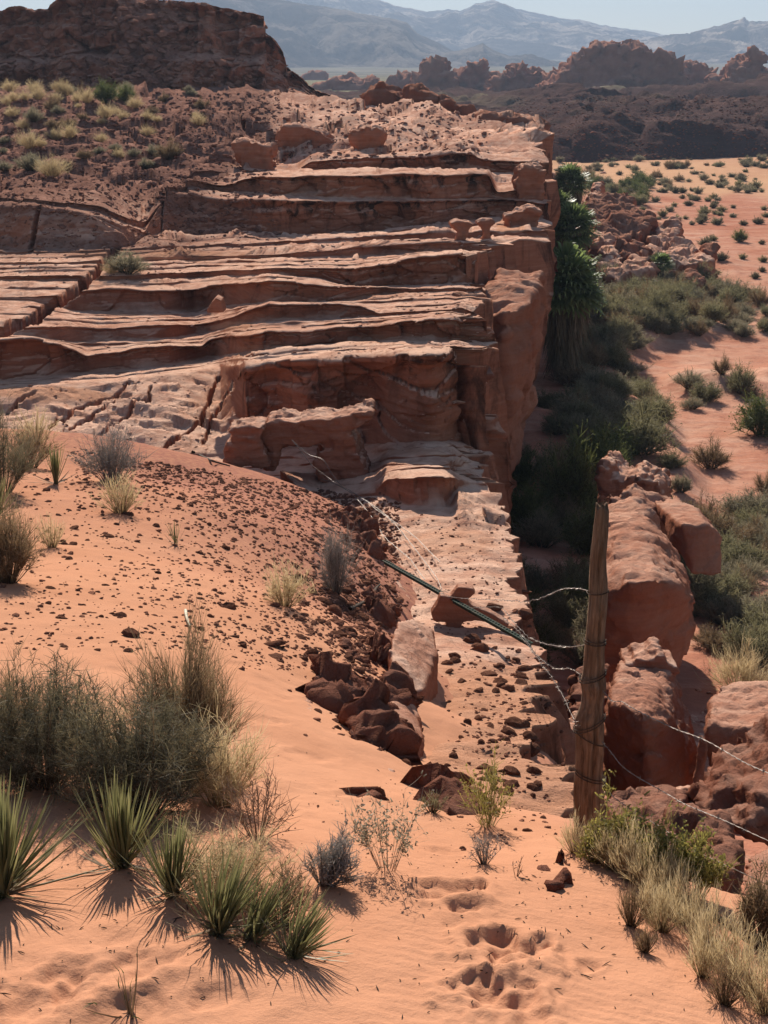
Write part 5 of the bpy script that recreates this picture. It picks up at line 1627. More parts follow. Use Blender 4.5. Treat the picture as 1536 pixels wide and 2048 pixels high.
def yucca(px, py, lpx, n, label, lean=0.0, spread=1.0, dead=22, wide=0.72):
    n = int(n * 1.45)
    b = base_at(px, py, [sand])
    root = empty('yucca', b, label, 'yucca')
    L0 = lpx / FPX * b.length
    for i in range(n + dead):
        d = i >= n
        o = bpy.data.objects.new('leaf', random.choice(YD if d else YL))
        COL.objects.link(o)
        o.parent = root
        az = random.uniform(0, 6.2832)
        th = random.uniform(1.2, 1.75) if d else spread * (abs(random.gauss(0, 0.50)) if random.random() < 0.5 else random.uniform(0.1, 1.15))
        th = min(th, 1.75)
        L = L0 * (random.uniform(0.45, 0.8) if d else random.uniform(0.72, 1.08))
        R = Matrix.Rotation(lean, 3, 'Y') @ Matrix.Rotation(az, 3, 'Z') @ Matrix.Rotation(th, 3, 'X') @ Matrix.Rotation(random.uniform(-0.5, 0.5), 3, 'Z')
        o.rotation_euler = R.to_euler()
        rr = 0.02 * random.random()
        o.location = (rr * math.cos(az), rr * math.sin(az), random.uniform(-0.02, 0.03))
        o.scale = (wide * random.uniform(0.8, 1.15) * L0 / 0.36, L, L)
    return root


yucca(2, 1795, 225, 120, 'largest yucca, cut by the left edge of the foreground')
yucca(242, 1735, 185, 80, 'yucca with upright blades below the olive thicket', 0.05, 0.75)
yucca(345, 1795, 160, 62, 'yucca between the upright one and the dense pair', 0.12, 0.85)
yucca(432, 1868, 165, 78, 'dense yucca with a broad dark shadow at bottom centre', 0.3, 0.9)
yucca(500, 1880, 150, 50, 'yucca growing against the right side of the dense one', 0.5, 0.8)
yucca(585, 1915, 135, 60, 'rightmost foreground yucca with low spreading blades', 0.55, 0.9)
yucca(-8, 1040, 85, 60, 'yucca at the left edge of the upper slope', 0.2, 1.0)
yucca(112, 968, 80, 34, 'tall thin bladed yucca on the crest between shrubs', 0.0, 0.5, 12)
yucca(352, 1088, 48, 16, 'small dark sparse yucca alone on the stony slope', 0.0, 0.7, 6)


# ------------------------------------------------------------------ fan palms against the cliff
def frond_mesh(seed, dead=False):
    r = np.random.default_rng(seed)
    v, f, tip, rnd = [], [], [], []
    def strip(pts, ws, rv, t0, t1, up=(0, 0, 1)):
        o = len(v)
        pts = [np.array(p, float) for p in pts]
        for i, (p, w) in enumerate(zip(pts, ws)):
            d = pts[min(i + 1, len(pts) - 1)] - pts[max(i - 1, 0)]
            s = np.cross(d, up); s = s / max(np.linalg.norm(s), 1e-6)
            v.append(p - s * w / 2); v.append(p + s * w / 2)
            t = t0 + (t1 - t0) * i / (len(pts) - 1)
            tip.extend([t, t]); rnd.extend([rv, rv])
        for i in range(len(pts) - 1):
            a = o + 2 * i
            f.append((a, a + 1, a + 3, a + 2))
    P = 0.48
    strip([(0, 0, 0), (0, P * 0.5, 0.03), (0, P, 0.0)], [0.05, 0.03, 0.025], 0.6, 0, 0.3)
    for k in range(15):
        a = math.radians(-98 + 196 * k / 14)
        L = 0.62 * (1 - 0.25 * abs(a) / 1.7) * r.uniform(0.9, 1.05)
        fold = 0.14 * abs(math.sin(a))
        p1 = (math.sin(a) * L * 0.5, P + math.cos(a) * L * 0.5, -0.02 + fold)
        p2 = (math.sin(a) * L, P + math.cos(a) * L, -0.05 - 0.05 * r.random() + fold * 0.7)
        p3 = (math.sin(a) * L * 1.04, P + math.cos(a) * L * 1.02, -0.09 - 0.10 * r.random() + fold * 0.5)
        strip([(0, P, 0), p1, p2, p3], [0.012, 0.085, 0.045, 0.008], r.random(), 0.3, 1.0)
    me = np_mesh('frond', np.array(v), np.array(f), False)
    attr(me, 'tip', tip); attr(me, 'rnd', rnd)
    me.materials.append(PM['palm_dead'] if dead else PM['palm'])
    return me


FR = [frond_mesh(i) for i in range(4)]


def palm(px, py, Y, crown_px, label, trunk_px, n=60, skirt=True):
    top = V(px, py, Y)
    sc = crown_px / FPX * Y * 1.04 / 2 / 1.0
    gz = down(top.x, top.y, [wash])
    zb = gz.z if gz else -10.6
    th = top.z - zb
    root = empty('fan_palm', (top.x, top.y, zb), label, 'palm tree')
    # trunk
    nr, ns = 26, 14
    t = np.linspace(0, 1, nr)[:, None]
    a = np.linspace(0, 2 * np.pi, ns, endpoint=False)[None]
    rad = (0.30 - 0.08 * t) * (1 + 0.06 * np.sin(t * 90)) * min(1, sc)
    vv = np.stack([rad * np.cos(a), rad * np.sin(a), t * th + 0 * a - 0.1], -1).reshape(-1, 3)
    i = np.arange((nr - 1) * ns).reshape(nr - 1, ns)
    j = np.roll(i, -1, 1)
    q = np.stack([i, j, j + ns, i + ns], -1).reshape(-1, 4)
    tm = np_mesh('trunk', vv, q)
    link('trunk', tm, M['bark'], root)
    r = np.random.default_rng(int(px * 3 + py))
    if skirt:
        ns_ = 1500
        aa = r.uniform(0, 6.2832, ns_)
        zz = r.uniform(0.32 if trunk_px > 200 else 0.75, 1.0, ns_) * th
        out = sc * (0.16 + 0.42 * (zz / th) ** 1.6) * r.uniform(0.5, 1.05, ns_)
        p0 = np.stack([np.cos(aa) * out, np.sin(aa) * out, zz], 1)
        d = np.stack([np.cos(aa) * 0.12, np.sin(aa) * 0.12, np.full(ns_, -1.0)], 1) + r.normal(0, 0.10, (ns_, 3))
        rb = ribbons(p0, d, sc * r.uniform(0.35, 0.9, ns_), r.normal(0, 0.08, (ns_, 3)), 0.05, 2, 0.8, r)[:4]
        link('skirt', plant_mesh('skirt', [rb], PM['palm_dead']), None, root)
    for k in range(n):
        o = bpy.data.objects.new('frond', FR[k % 4])
        COL.objects.link(o)
        o.parent = root
        az = 2.39996 * k + random.uniform(-0.2, 0.2)
        el = math.radians(86 - 108 * (k / n) ** 0.9 + random.uniform(-8, 8))
        R = Matrix.Rotation(az, 3, 'Z') @ Matrix.Rotation(el, 3, 'X') @ Matrix.Rotation(random.uniform(-0.3, 0.3), 3, 'Y')
        o.rotation_euler = R.to_euler()
        o.location = (0, 0, th - 0.10 * sc * (k / n))
        s = sc * random.uniform(0.85, 1.08)
        o.scale = (s, s, s)
    return root


kb = NT('fibrous_trunk', 0.9, 0.1)
_p = kb.pos((1, 1, 6))
kb.bump([kb.noise(_p, 6, 5, 0.7)], [0.05])
M['bark'] = kb.color(kb.ramp(kb.noise(_p, 5, 5, 0.7), [(0.3, (0.05, 0.035, 0.025)), (0.7, (0.16, 0.11, 0.075))]))
palm(1130, 582, 53.0, 168, 'largest fan palm with a long brown skirt against the cliff', 240, 84)
palm(1144, 462, 64.0, 104, 'fan palm with a round green crown above the largest palm', 150, 60)
palm(1112, 424, 72.0, 84, 'fan palm whose crown shows half behind the cliff rim, left of the round one', 120, 52)
palm(1140, 370, 86.0, 78, 'farthest fan palm, standing clear above the others under the rim', 80, 56)
palm(1322, 530, 79.0, 50, 'little fan palm sprouting in front of the long pale topped block', 40, 34, False)


# ------------------------------------------------------------------ desert bushes of the wash and the hillside
def bush_proto(name, kind, seed, nst=60, ntw=1000, w=0.012, H=0.72, wild=0.45, leaf=None):
    r = np.random.default_rng(seed)
    st, tw = shrub_parts(r, 0.5, H, nst, ntw, w, 1.0, wild, segs=1, twig_len=0.34)
    parts = [st, tw]
    if leaf: parts.append(leaf_parts(r, tw[0][r.integers(0, len(tw[0]), leaf[0])], leaf[1], leaf[2]))
    return plant_mesh(name, parts, PM[kind])


BP = {
    'sage': [bush_proto('sage_bush', 'sage', 1, 110, 2600, 0.012, 0.62, 0.6, leaf=(1500, 2, 0.015)), bush_proto('sage_bush', 'sage', 2, 110, 2600, 0.012, 0.7, 0.6, leaf=(1500, 2, 0.015)), bush_proto('sage_bush', 'sagegrey', 3, 110, 2600, 0.012, 0.6, 0.6, leaf=(1400, 2, 0.015))],
    'grey': [bush_proto('grey_bush', 'sagegrey', 4, 100, 2800, 0.011, 0.62, 0.6), bush_proto('grey_bush', 'brown', 5, 100, 2600, 0.010, 0.62, 0.55)],
    'green': [bush_proto('green_bush', 'green', 6, 100, 2300, 0.012, 0.8, 0.55, leaf=(1700, 2, 0.016))],
    'straw': [bush_proto('straw_bush', 'straw', 7, 200, 1700, 0.006, 0.7, 0.3), bush_proto('straw_bush', 'straw', 8, 180, 1700, 0.006, 0.6, 0.4)],
    'far': [bush_proto('low_bush', 'sagegrey', 9, 90, 900, 0.03, 0.55, 0.7), bush_proto('low_bush', 'olive', 10, 90, 900, 0.03, 0.6, 0.7), bush_proto('low_bush', 'sage', 11, 90, 900, 0.03, 0.55, 0.7)],
}


def bush(px, py, wpx, kind, name, label, cat='bush', group=None, hs=1.0, targets=None):
    h = hit(px, py, targets or TERR)
    if h is None: return None
    o = bpy.data.objects.new(name, random.choice(BP[kind]))
    COL.objects.link(o)
    s = wpx / FPX * h[0].length
    o.location = h[0] - Vector((0, 0, 0.02 * s))
    o.rotation_euler = (random.uniform(-.08, .08), random.uniform(-.08, .08), random.uniform(0, 6.28))
    o.scale = (s * random.uniform(0.9, 1.15), s, s * hs * random.uniform(0.85, 1.1))
    return tag(o, label, cat, group)


WB = [(1130, 1040, 120, 'green', 'tall green bush at the sunlit edge of the gully shade', 1.3), (1165, 1180, 60, 'green', 'small yellow green bush just left of the upper wooden post', 1.1),
      (1240, 1022, 112, 'grey', 'grey bush growing on the flat boulder behind the post', 0.8), (1292, 1006, 60, 'sage', 'green bush between the flat boulder and the rounded boulder', 1.0),
      (1362, 984, 46, 'sage', 'small round bush alone on the pink flat beyond the gully boulders', 1.0), (1352, 1130, 92, 'sage', 'bush squeezed between the huge boulder and the rounded boulder', 1.3),
      (1536, 990, 60, 'grey', 'bush cut by the right edge on the pink flat', 1.2), (1422, 936, 84, 'grey', 'wide low bush casting shadow on the pink flat', 0.8),
      (1444, 748, 42, 'grey', 'small dark bush upper of the pair on the open stream bed', 1.0), (1482, 784, 60, 'sage', 'round bush on the open stream bed near the right side', 1.0), (1500, 793, 34, 'grey', 'little bush touching the round stream bed bush', 0.8),
      (1380, 776, 60, 'grey', 'grey bush at the left edge of the stream bed', 0.9), (1412, 802, 64, 'sage', 'low bush in front of the grey stream bed bush', 0.8), (1384, 818, 44, 'grey', 'smallest bush of the stream bed trio', 0.8),
      (1525, 870, 110, 'green', 'dark green creosote like bush at the right edge of the stream bed', 0.8), (1275, 908, 125, 'sage', 'big mounded bush on the bank at the edge of the cliff shade', 0.9), (1310, 852, 90, 'sage', 'mounded bush behind the big one on the bank', 0.9),
      (1342, 935, 48, 'sage', 'small bush at the foot of the bank beside the pink flat', 0.9), (1222, 928, 84, 'green', 'bright green low bush at the edge of the cliff shade', 0.9),
      (1480, 484, 30, 'green', 'single green bush on the red flat below the dunes', 0.9), (1480, 1385, 130, 'straw', 'grassy shrub growing on the pale topped block at the right edge', 0.9), (1500, 1330, 120, 'sage', 'yellow green bush rising behind the pale topped block', 1.0),
      (255, 546, 74, 'grey', 'grey green bush growing in the gap beside the trench on the bench', 0.75), (222, 545, 40, 'straw', 'small dry bush beside the grey green one at the trench', 0.8),
      (104, 352, 62, 'straw', 'brightest straw yellow bush on the left hillside', 0.9), (62, 340, 52, 'grey', 'grey bush left of the straw yellow one on the hillside', 0.8), (60, 296, 50, 'straw', 'straw bush above the grey one at the hillside left', 0.9),
      (340, 318, 60, 'grey', 'grey bush beside the pale outcrop on the hillside', 0.8), (308, 312, 40, 'grey', 'small grey bush left of the pale outcrop', 0.9), (210, 205, 48, 'green', 'tallest green bush under the butte', 1.0), (254, 203, 34, 'green', 'yellow green bush under the butte', 1.0)]
for px, py, w_, kd, lab, hs in WB:
    bush(px, py, w_, kd, {'sage': 'sage_bush', 'grey': 'grey_bush', 'green': 'green_bush', 'straw': 'straw_bush'}[kd], lab, 'bush', None, hs)


def fill(n, ok, xr, yr, wr, kinds, name, label, group, mind, hs=(0.7, 1.0), targets=None):
    placed = []
    tries = 0
    while len(placed) < n and tries < n * 60:
        tries += 1
        px, py = random.uniform(*xr), random.uniform(*yr)
        if not ok(px, py): continue
        if any(abs(px - a) < mind and abs(py - b) < mind * 0.45 for a, b in placed): continue
        if bush(px, py, random.uniform(*wr), random.choice(kinds), name, label, 'bush', group, random.uniform(*hs), targets or [wash]) is not None:
            placed.append((px, py))


fill(70, lambda x, y: y < 740 and y > 545 + 0.10 * (x - 1180) and y < 720 - 0.33 * (x - 1200) + 90 * (x > 1350) * 0, (1165, 1400), (555, 735), (40, 66), ['sage', 'sage', 'grey'], 'sage_bush', 'sage green bush in the thicket of mounds beyond the palms', 'sage bushes massed on the mounds beyond the palms', 17)
fill(22, lambda x, y: True, (1380, 1540), (590, 676), (36, 60), ['sage', 'grey'], 'sage_bush', 'sage bush on the mounds along the upper edge of the stream bed', 'sage bushes on the mounds at the upper stream bed', 20)
fill(40, lambda x, y: x < 1215 + 0.50 * (y - 650) and x > 1120, (1120, 1330), (690, 870), (48, 80), ['sage', 'sage', 'grey'], 'sage_bush', 'bush on the shaded and half shaded bank below the largest palm', 'bushes on the bank below the palms', 19)
fill(34, lambda x, y: x > 1000 + 0.0 * y and x < 1200, (1010, 1200), (930, 1330), (60, 115), ['sage', 'green', 'grey'], 'gully_bush', 'bush in the deep shade of the gully under the cliff', 'shaded bushes in the gully', 26, (0.9, 1.2))
fill(10, lambda x, y: True, (1050, 1200), (800, 930), (46, 70), ['sage', 'grey'], 'gully_bush', 'bush on the shaded gully floor beside the cliff buttress', 'bushes on the shaded gully floor', 26)
fill(30, lambda x, y: x > 1385 + 0.03 * (y - 1000), (1385, 1545), (1030, 1330), (70, 120), ['sage', 'grey', 'grey'], 'sage_bush', 'grey green bush in the thicket right of the gully boulders', 'grey green bushes right of the gully boulders', 26)
fill(52, lambda x, y: abs(y - 412 - 0.10 * (x - 1320)) < 34, (1240, 1470), (372, 450), (12, 24), ['far'], 'low_bush', 'small bush in the belt between the tumbled blocks and the red flat', 'small bushes in the belt on the red flat', 8)
fill(20, lambda x, y: True, (1185, 1300), (368, 415), (22, 36), ['sage', 'green'], 'sage_bush', 'green bush in the belt behind the dark tumbled slab', 'green bushes behind the tumbled slab', 9)
fill(150, lambda x, y: y > 316 + 0.012 * (x - 1100) and pn(x * 0.016, y * 0.06, 3.0) > random.uniform(-0.55, 0.25), (1090, 1536), (314, 388), (8, 26), ['far', 'far', 'grey'], 'dune_bush', 'small dark bush dotted over the pale orange dunes', 'bushes dotted over the far orange dunes', 5, (0.6, 0.95))
fill(18, lambda x, y: True, (1380, 1536), (400, 560), (12, 30), ['far'], 'low_bush', 'scattered low bush on the bare red flat', 'scattered bushes on the red flat', 22)
fill(40, lambda x, y: True, (-10, 470), (182, 262), (18, 40), ['straw', 'grey', 'straw', 'grey'], 'hillside_bush', 'dry bush on the rubble hillside below the butte', 'dry bushes on the hillside below the butte', 12, (0.6, 0.95), [bench])
fill(16, lambda x, y: True, (-10, 300), (270, 350), (20, 36), ['straw', 'grey'], 'hillside_bush', 'dry bush on the lower rubble hillside', 'dry bushes on the lower hillside', 20, (0.6, 0.95), [bench])

# ================================================================== FENCE REMAINS
def tube(name, pts, rad, mat, parent=None, ns=6, twist=None, closed=False):
    """round tube along points; rad a number or list"""
    pts = np.array([list(p) for p in pts], float)
    n = len(pts)
    rad = np.broadcast_to(rad, (n,))
    tg = np.gradient(pts, axis=0)
    tg /= np.maximum(np.linalg.norm(tg, axis=1), 1e-9)[:, None]
    ref = np.array([0.31, 0.17, 0.93])
    s1 = np.cross(tg, ref); s1 /= np.linalg.norm(s1, axis=1)[:, None]
    s2 = np.cross(tg, s1)
    a = np.linspace(0, 2 * np.pi, ns, endpoint=False)
    v = pts[:, None] + rad[:, None, None] * (np.cos(a)[None, :, None] * s1[:, None] + np.sin(a)[None, :, None] * s2[:, None])
    i = np.arange((n - 1) * ns).reshape(n - 1, ns)
    j = np.roll(i.reshape(n - 1, ns), -1, 1)
    f = np.stack([i, j, j + ns, i + ns], -1).reshape(-1, 4)
    return v.reshape(-1, 3), f


def catmull(pts, n):
    P = np.array([list(p) for p in pts], float)
    P = np.vstack([2 * P[0] - P[1], P, 2 * P[-1] - P[-2]])
    out = []
    m = len(P) - 3
    for t in np.linspace(0, m - 1e-6, n):
        i = int(t); u = t - i
        a, b, c, d = P[i:i + 4]
        out.append(0.5 * ((2 * b) + (c - a) * u + (2 * a - 5 * b + 4 * c - d) * u ** 2 + (3 * b - a - 3 * c + d) * u ** 3))
    return np.array(out)


km = NT('rusted_steel_wire', 0.45, 0.5)
km.b.inputs['Metallic'].default_value = 0.6
M['wire'] = km.color(km.ramp(km.noise(km.pos(), 30, 4), [(0.35, (0.10, 0.07, 0.055)), (0.7, (0.24, 0.205, 0.18))]))
kw = NT('weathered_wood', 0.85, 0.15)
_p = kw.pos((9, 9, 0.9))
_g = kw.noise(_p, 6, 8, 0.7, 0.6)
_b = kw.noise(kw.pos((1, 1, 1)), 3.5, 4, 0.6)
_c1 = kw.ramp(_g, [(0.30, (0.055, 0.028, 0.016)), (0.48, (0.20, 0.115, 0.07)), (0.7, (0.36, 0.235, 0.155))])
_c2 = kw.mix(kw.ramp(_b, [(0.5, 0.0), (0.7, 0.6)]), _c1, (0.12, 0.085, 0.065))
kw.bump([_g], [0.028], 1.0)
M['wood'] = kw.color(_c2)
kg = NT('dark_green_painted_steel', 0.85, 0.05)
M['steel'] = kg.color(kg.ramp(kg.noise(kg.pos(), 14, 5), [(0.4, (0.018, 0.035, 0.026)), (0.72, (0.06, 0.05, 0.035))]))
kt = NT('dead_bark', 0.9, 0.1)
M['stick'] = kt.color(kt.ramp(kt.noise(kt.pos((1, 1, 1)), 9, 5), [(0.35, (0.035, 0.022, 0.016)), (0.7, (0.10, 0.065, 0.045))]))
kx = NT('bleached_stick', 0.8, 0.2)
M['bleached'] = kx.color(kx.ramp(kx.noise(kx.pos(), 40, 3), [(0.3, (0.42, 0.36, 0.24)), (0.7, (0.66, 0.60, 0.46))]))

# ------------------------------------------------------------------ wooden post
pb = hit(1182, 1708, [sand])
PY = pb[0].y + 0.06
prof = [(1182, 1760, 31), (1182, 1712, 31), (1181, 1650, 30), (1180, 1600, 28), (1181, 1545, 26), (1180, 1490, 25.5), (1178, 1440, 27), (1181, 1410, 22), (1184, 1385, 22), (1184, 1366, 24.5), (1186, 1345, 20), (1189, 1300, 18.5), (1192, 1250, 18),
        (1195, 1205, 18.5), (1196, 1180, 18), (1197, 1140, 16), (1199, 1090, 14.5), (1201, 1050, 13.5), (1203, 1022, 12.5), (1203, 1012, 11.5)]
bp = V(1181, 1700, PY)
cen = np.array([list(V(a, b, PY)) for a, b, _ in prof])
radp = np.array([r_ / FPX * V(a, b, PY).length for a, b, r_ in prof])
nring, nside = 130, 40
tt = np.linspace(0, 1, nring)
cum = np.r_[0, np.cumsum(np.linalg.norm(np.diff(cen, axis=0), axis=1))]; cum /= cum[-1]
cx = np.stack([np.interp(tt, cum, cen[:, k]) for k in range(3)], 1)
cx[:, 0] += 0.013 * fbm(tt * 5, 1.0, 0, 3); cx[:, 1] += 0.01 * fbm(tt * 5, 4.0, 0, 3)
rr = np.interp(tt, cum, radp)
ang = np.linspace(0, 2 * np.pi, nside, endpoint=False)
A_, Z_ = np.meshgrid(ang, cx[:, 2])
grain = 0.10 * fbm(tt * 9, 3.0, 1.0, 3)[:, None] + 0.15 * fbm(np.cos(A_) * 1.6, np.sin(A_) * 1.6, Z_ * 0.7, 4) + 0.07 * pn(np.cos(A_) * 5, np.sin(A_) * 5, Z_ * 1.3)
split = -0.26 * np.exp(-((np.angle(np.exp(1j * (A_ - 4.9 - 0.25 * np.sin(Z_ * 5))))) / 0.09) ** 2) - 0.12 * np.exp(-((np.angle(np.exp(1j * (A_ - 4.2 + 0.2 * np.sin(Z_ * 4))))) / 0.07) ** 2)
RR = rr[:, None] * (1 + 1.35 * grain + split)
for ka, kz, kr, kh in ((4.6, V(1180, 1374, PY).z, 0.32, 0.03), (4.9, V(1196, 1210, PY).z, 0.28, 0.022), (4.4, V(1176, 1420, PY).z, 0.3, 0.02), (4.8, V(1200, 1100, PY).z, 0.25, 0.015)):
    dA = np.angle(np.exp(1j * (A_ - ka)))
    e = (dA / 0.55) ** 2 + ((Z_ - kz) / 0.035) ** 2
    RR = RR + kr * rr[:, None] * 0.95 * np.exp(-e) - 0.3 * rr[:, None] * np.exp(-e * 9)
vx = cx[:, 0][:, None] + RR * np.cos(A_)
vy = cx[:, 1][:, None] + RR * np.sin(A_)
vz = Z_ + 0.0
vz[-1] += 0.012 * np.sin(ang * 3)
i = np.arange((nring - 1) * nside).reshape(nring - 1, nside)
j = np.roll(i, -1, 1)
ff = np.stack([i, j, j + nside, i + nside], -1).reshape(-1, 4)
vv = np.stack([vx, vy, vz], -1).reshape(-1, 3)
topc = len(vv)
vv = np.vstack([vv, cx[-1] + np.array([0, 0, -0.004])])
lastr = (nring - 1) * nside + np.arange(nside)
capf = np.stack([lastr, np.roll(lastr, -1), np.full(nside, topc), np.full(nside, topc)], 1)
post_root = empty('fence_post', bp, 'weathered knotty wooden fence post wrapped with wire at the cliff edge', 'fence post')
pm = bpy.data.meshes.new('post')
pm.from_pydata([tuple(p - np.array(bp)) for p in vv], [], [tuple(q) for q in ff] + [tuple(q[:3]) for q in capf])
pm.polygons.foreach_set('use_smooth', np.ones(len(pm.polygons), bool))
link('post', pm, M['wood'], post_root)


def post_at(py):
    k = np.interp(py, [p[1] for p in prof[::-1]], [p[0] for p in prof[::-1]])
    r_ = np.interp(py, [p[1] for p in prof[::-1]], [p[2] for p in prof[::-1]])
    c = V(k, py, PY)
    return c, r_ / FPX * c.length


for py, tl, loops in ((1187, 0.10, 1), (1289, -0.1, 2), (1358, 0.35, 2), (1452, 0.55, 2), (1478, -0.6, 1), (1556, -0.35, 2), (1652, -0.45, 1)):
    c, r_ = post_at(py)
    a = np.linspace(0, loops * 2 * np.pi, 34 * loops)
    pts = np.stack([c.x + (r_ * 1.08 + 0.003) * np.cos(a), c.y + (r_ * 1.08 + 0.003) * np.sin(a), c.z + r_ * 1.0 * tl * np.cos(a) + 0.012 * a / 6.28], 1) - np.array(bp)
    v, f = tube('wire_wrap', pts, 0.0022, None)
    link('wire_wrap', np_mesh('wire_wrap', v, f), M['stick'], post_root)


def barbed(pts3, label, n=160, rad=0.00095, barb=0.13, group=None):
    """two strands twisted together with barbs, hung through the points"""
    c = catmull(pts3, n)
    seg = np.r_[0, np.cumsum(np.linalg.norm(np.diff(c, axis=0), axis=1))]
    L = seg[-1]
    m = int(min(900, max(60, L / 0.014)))
    s = np.linspace(0, L, m)
    c = np.stack([np.interp(s, seg, c[:, k]) for k in range(3)], 1)
    c = c + 0.010 * np.stack([pn(s * 3, 1.0), pn(s * 3, 5.0), pn(s * 3, 9.0)], 1) * np.sin(np.pi * s / L)[:, None]
    tg = np.gradient(c, axis=0); tg /= np.linalg.norm(tg, axis=1)[:, None]
    s1 = np.cross(tg, [0.1, 0.2, 0.97]); s1 /= np.linalg.norm(s1, axis=1)[:, None]
    s2 = np.cross(tg, s1)
    ph = s / 0.035 * np.pi
    vs, fs, off = [], [], 0
    for k in (0, np.pi):
        p = c + rad * 1.1 * (np.cos(ph + k)[:, None] * s1 + np.sin(ph + k)[:, None] * s2)
        v, f = tube('', p, rad, None, ns=4)
        vs.append(v); fs.append(f + off); off += len(v)
    org = c[0]
    o = link('barbed_wire', np_mesh('barbed_wire', np.concatenate(vs) - org, np.concatenate(fs)), M['wire'])
    o.location = org
    tag(o, label, 'barbed wire', group)
    bv, bf, off = [], [], 0
    for d in np.arange(barb * 0.5, L, barb):
        i = int(np.searchsorted(s, d)) - 1
        for _ in range(2):
            dr = rng.normal(size=3); dr -= tg[i] * (dr @ tg[i]) * 0.8; dr /= np.linalg.norm(dr)
            v, f = tube('', np.array([c[i] - dr * 0.011, c[i], c[i] + dr * 0.011]), [0.0005, 0.0013, 0.0005], None, ns=4)
            bv.append(v); bf.append(f + off); off += len(v)
    bo = link('barbs', np_mesh('barbs', np.concatenate(bv) - org, np.concatenate(bf)), M['wire'], o)
    bo['kind'] = 'stuff'
    return o


def wpts(lst):
    return [V(a, b, c) for a, b, c in lst]


def on_ground(lst, lift=0.05, targets=None):
    out = []
    for a, b in lst:
        h = hit(a, b, targets or [sand, bench])
        p = h[0] * (1 - lift / h[0].length * 1.2)
        out.append(p + Vector((0, 0, lift * 0.4)))
    return out


# green steel post lying out over the edge
A0, B0 = V(768, 1120, 15.2), V(1062, 1286, 12.05)
ax = (B0 - A0).normalized()
sd = ax.cross(Vector((0, 0, 1))).normalized(); up2 = sd.cross(ax).normalized()
bm = bmesh.new()
Lp = (B0 - A0).length
prof2 = [(-0.021, 0), (0.021, 0), (0.021, 0.005), (0.003, 0.007), (0.003, 0.034), (-0.003, 0.034), (-0.003, 0.007), (-0.021, 0.005)]
ring = [[bm.verts.new(ax * t * Lp + sd * (a * 1.25) + up2 * (-b * 1.25)) for a, b in prof2] for t in (0, 0.5, 1.0)]
for q in range(2):
    for i_ in range(8):
        bm.faces.new((ring[q][i_], ring[q][(i_ + 1) % 8], ring[q + 1][(i_ + 1) % 8], ring[q + 1][i_]))
bm.faces.new(ring[0][::-1]); bm.faces.new(ring[2])
for k in range(int(Lp / 0.055)):
    r_ = bmesh.ops.create_cube(bm, size=1)
    for v in r_['verts']:
        q = v.co.copy()
        v.co = ax * (0.03 + k * 0.055 + q.x * 0.012) + sd * (q.y * 0.016) + up2 * (0.003 + q.z * 0.010)
bmesh.ops.recalc_face_normals(bm, faces=bm.faces[:])
pmesh = bpy.data.meshes.new('steel_post'); bm.to_mesh(pmesh); bm.free()
sp = link('steel_post', pmesh, M['steel']); sp.location = A0
tag(sp, 'dark green studded steel fence post hanging over the cliff edge', 'fence post')

gL = 'barbed wires running left from the wooden post'
Y0 = PY - 0.03
barbed(wpts([(1198, 1188, Y0), (1155, 1177, 5.6), (1120, 1180, 6.6), (1085, 1195, 7.8), (1050, 1203, 8.9), (1000, 1200, 10.2), (950, 1198, 11.5), (905, 1194, 12.9), (880, 1186, 13.6)]), 'topmost barbed wire curving left from the wooden post to the green steel post', 200)
barbed(wpts([(1176, 1288, Y0), (1140, 1294, 5.6), (1110, 1291, 6.6), (1076, 1283, 7.9), (1048, 1266, 9.2), (1020, 1235, 10.8), (1000, 1215, 11.8), (960, 1215, 12.7), (938, 1216, 13.2)]), 'second barbed wire from the top left of the wooden post', 200)
barbed(wpts([(1170, 1356, Y0), (1140, 1337, 5.7), (1108, 1336, 6.6), (1072, 1308, 8.4), (1046, 1272, 10.4), (1026, 1252, 11.6), (1006, 1235, 12.4)]), 'third barbed wire, kinked in the middle, left of the wooden post', 180)
barbed(wpts([(1158, 1455, Y0), (1146, 1435, 5.0), (1128, 1396, 5.7), (1106, 1358, 6.9), (1082, 1326, 8.6), (1056, 1290, 11.0), (1040, 1272, 12.0)]), 'lowest barbed wire falling steeply to the knot low on the wooden post', 180)
for k, (lst, lab) in enumerate([
    ([(584, 880), (604, 905), (624, 930), (652, 952), (676, 970), (700, 986), (734, 1008), (768, 1032), (800, 1066), (824, 1096), (850, 1130), (872, 1160), (884, 1186)], 'upper strand of the loose wire draped from the rock table over the bench'),
    ([(586, 882), (616, 908), (646, 920), (664, 948), (690, 978), (724, 1000), (752, 1024), (790, 1050), (828, 1078), (856, 1106), (880, 1130)], 'inner strand of the loose wire draped from the rock table'),
    ([(640, 962), (668, 972), (700, 990), (722, 1012), (748, 1046), (770, 1080), (796, 1104), (820, 1124), (838, 1150), (850, 1166)], 'lower strand of the loose wire crossing the plated rubble')]):
    p = on_ground(lst, 0.10)
    if k < 2:
        p = [V(lst[q][0], lst[q][1], min(p[q].y, 21.6 - 0.18 * q)) if q < 5 else p[q] for q in range(len(p))]
    barbed(p, lab, 220, 0.0026, 0.25)
barbed(wpts([(1206, 1382, Y0), (1224, 1402, 4.8), (1246, 1404, 4.7), (1262, 1413, 4.6), (1300, 1435, 4.45), (1350, 1457, 4.25), (1400, 1478, 4.1), (1450, 1504, 3.95), (1500, 1530, 3.8), (1560, 1556, 3.65)]), 'uppermost barbed wire right of the wooden post', 200)
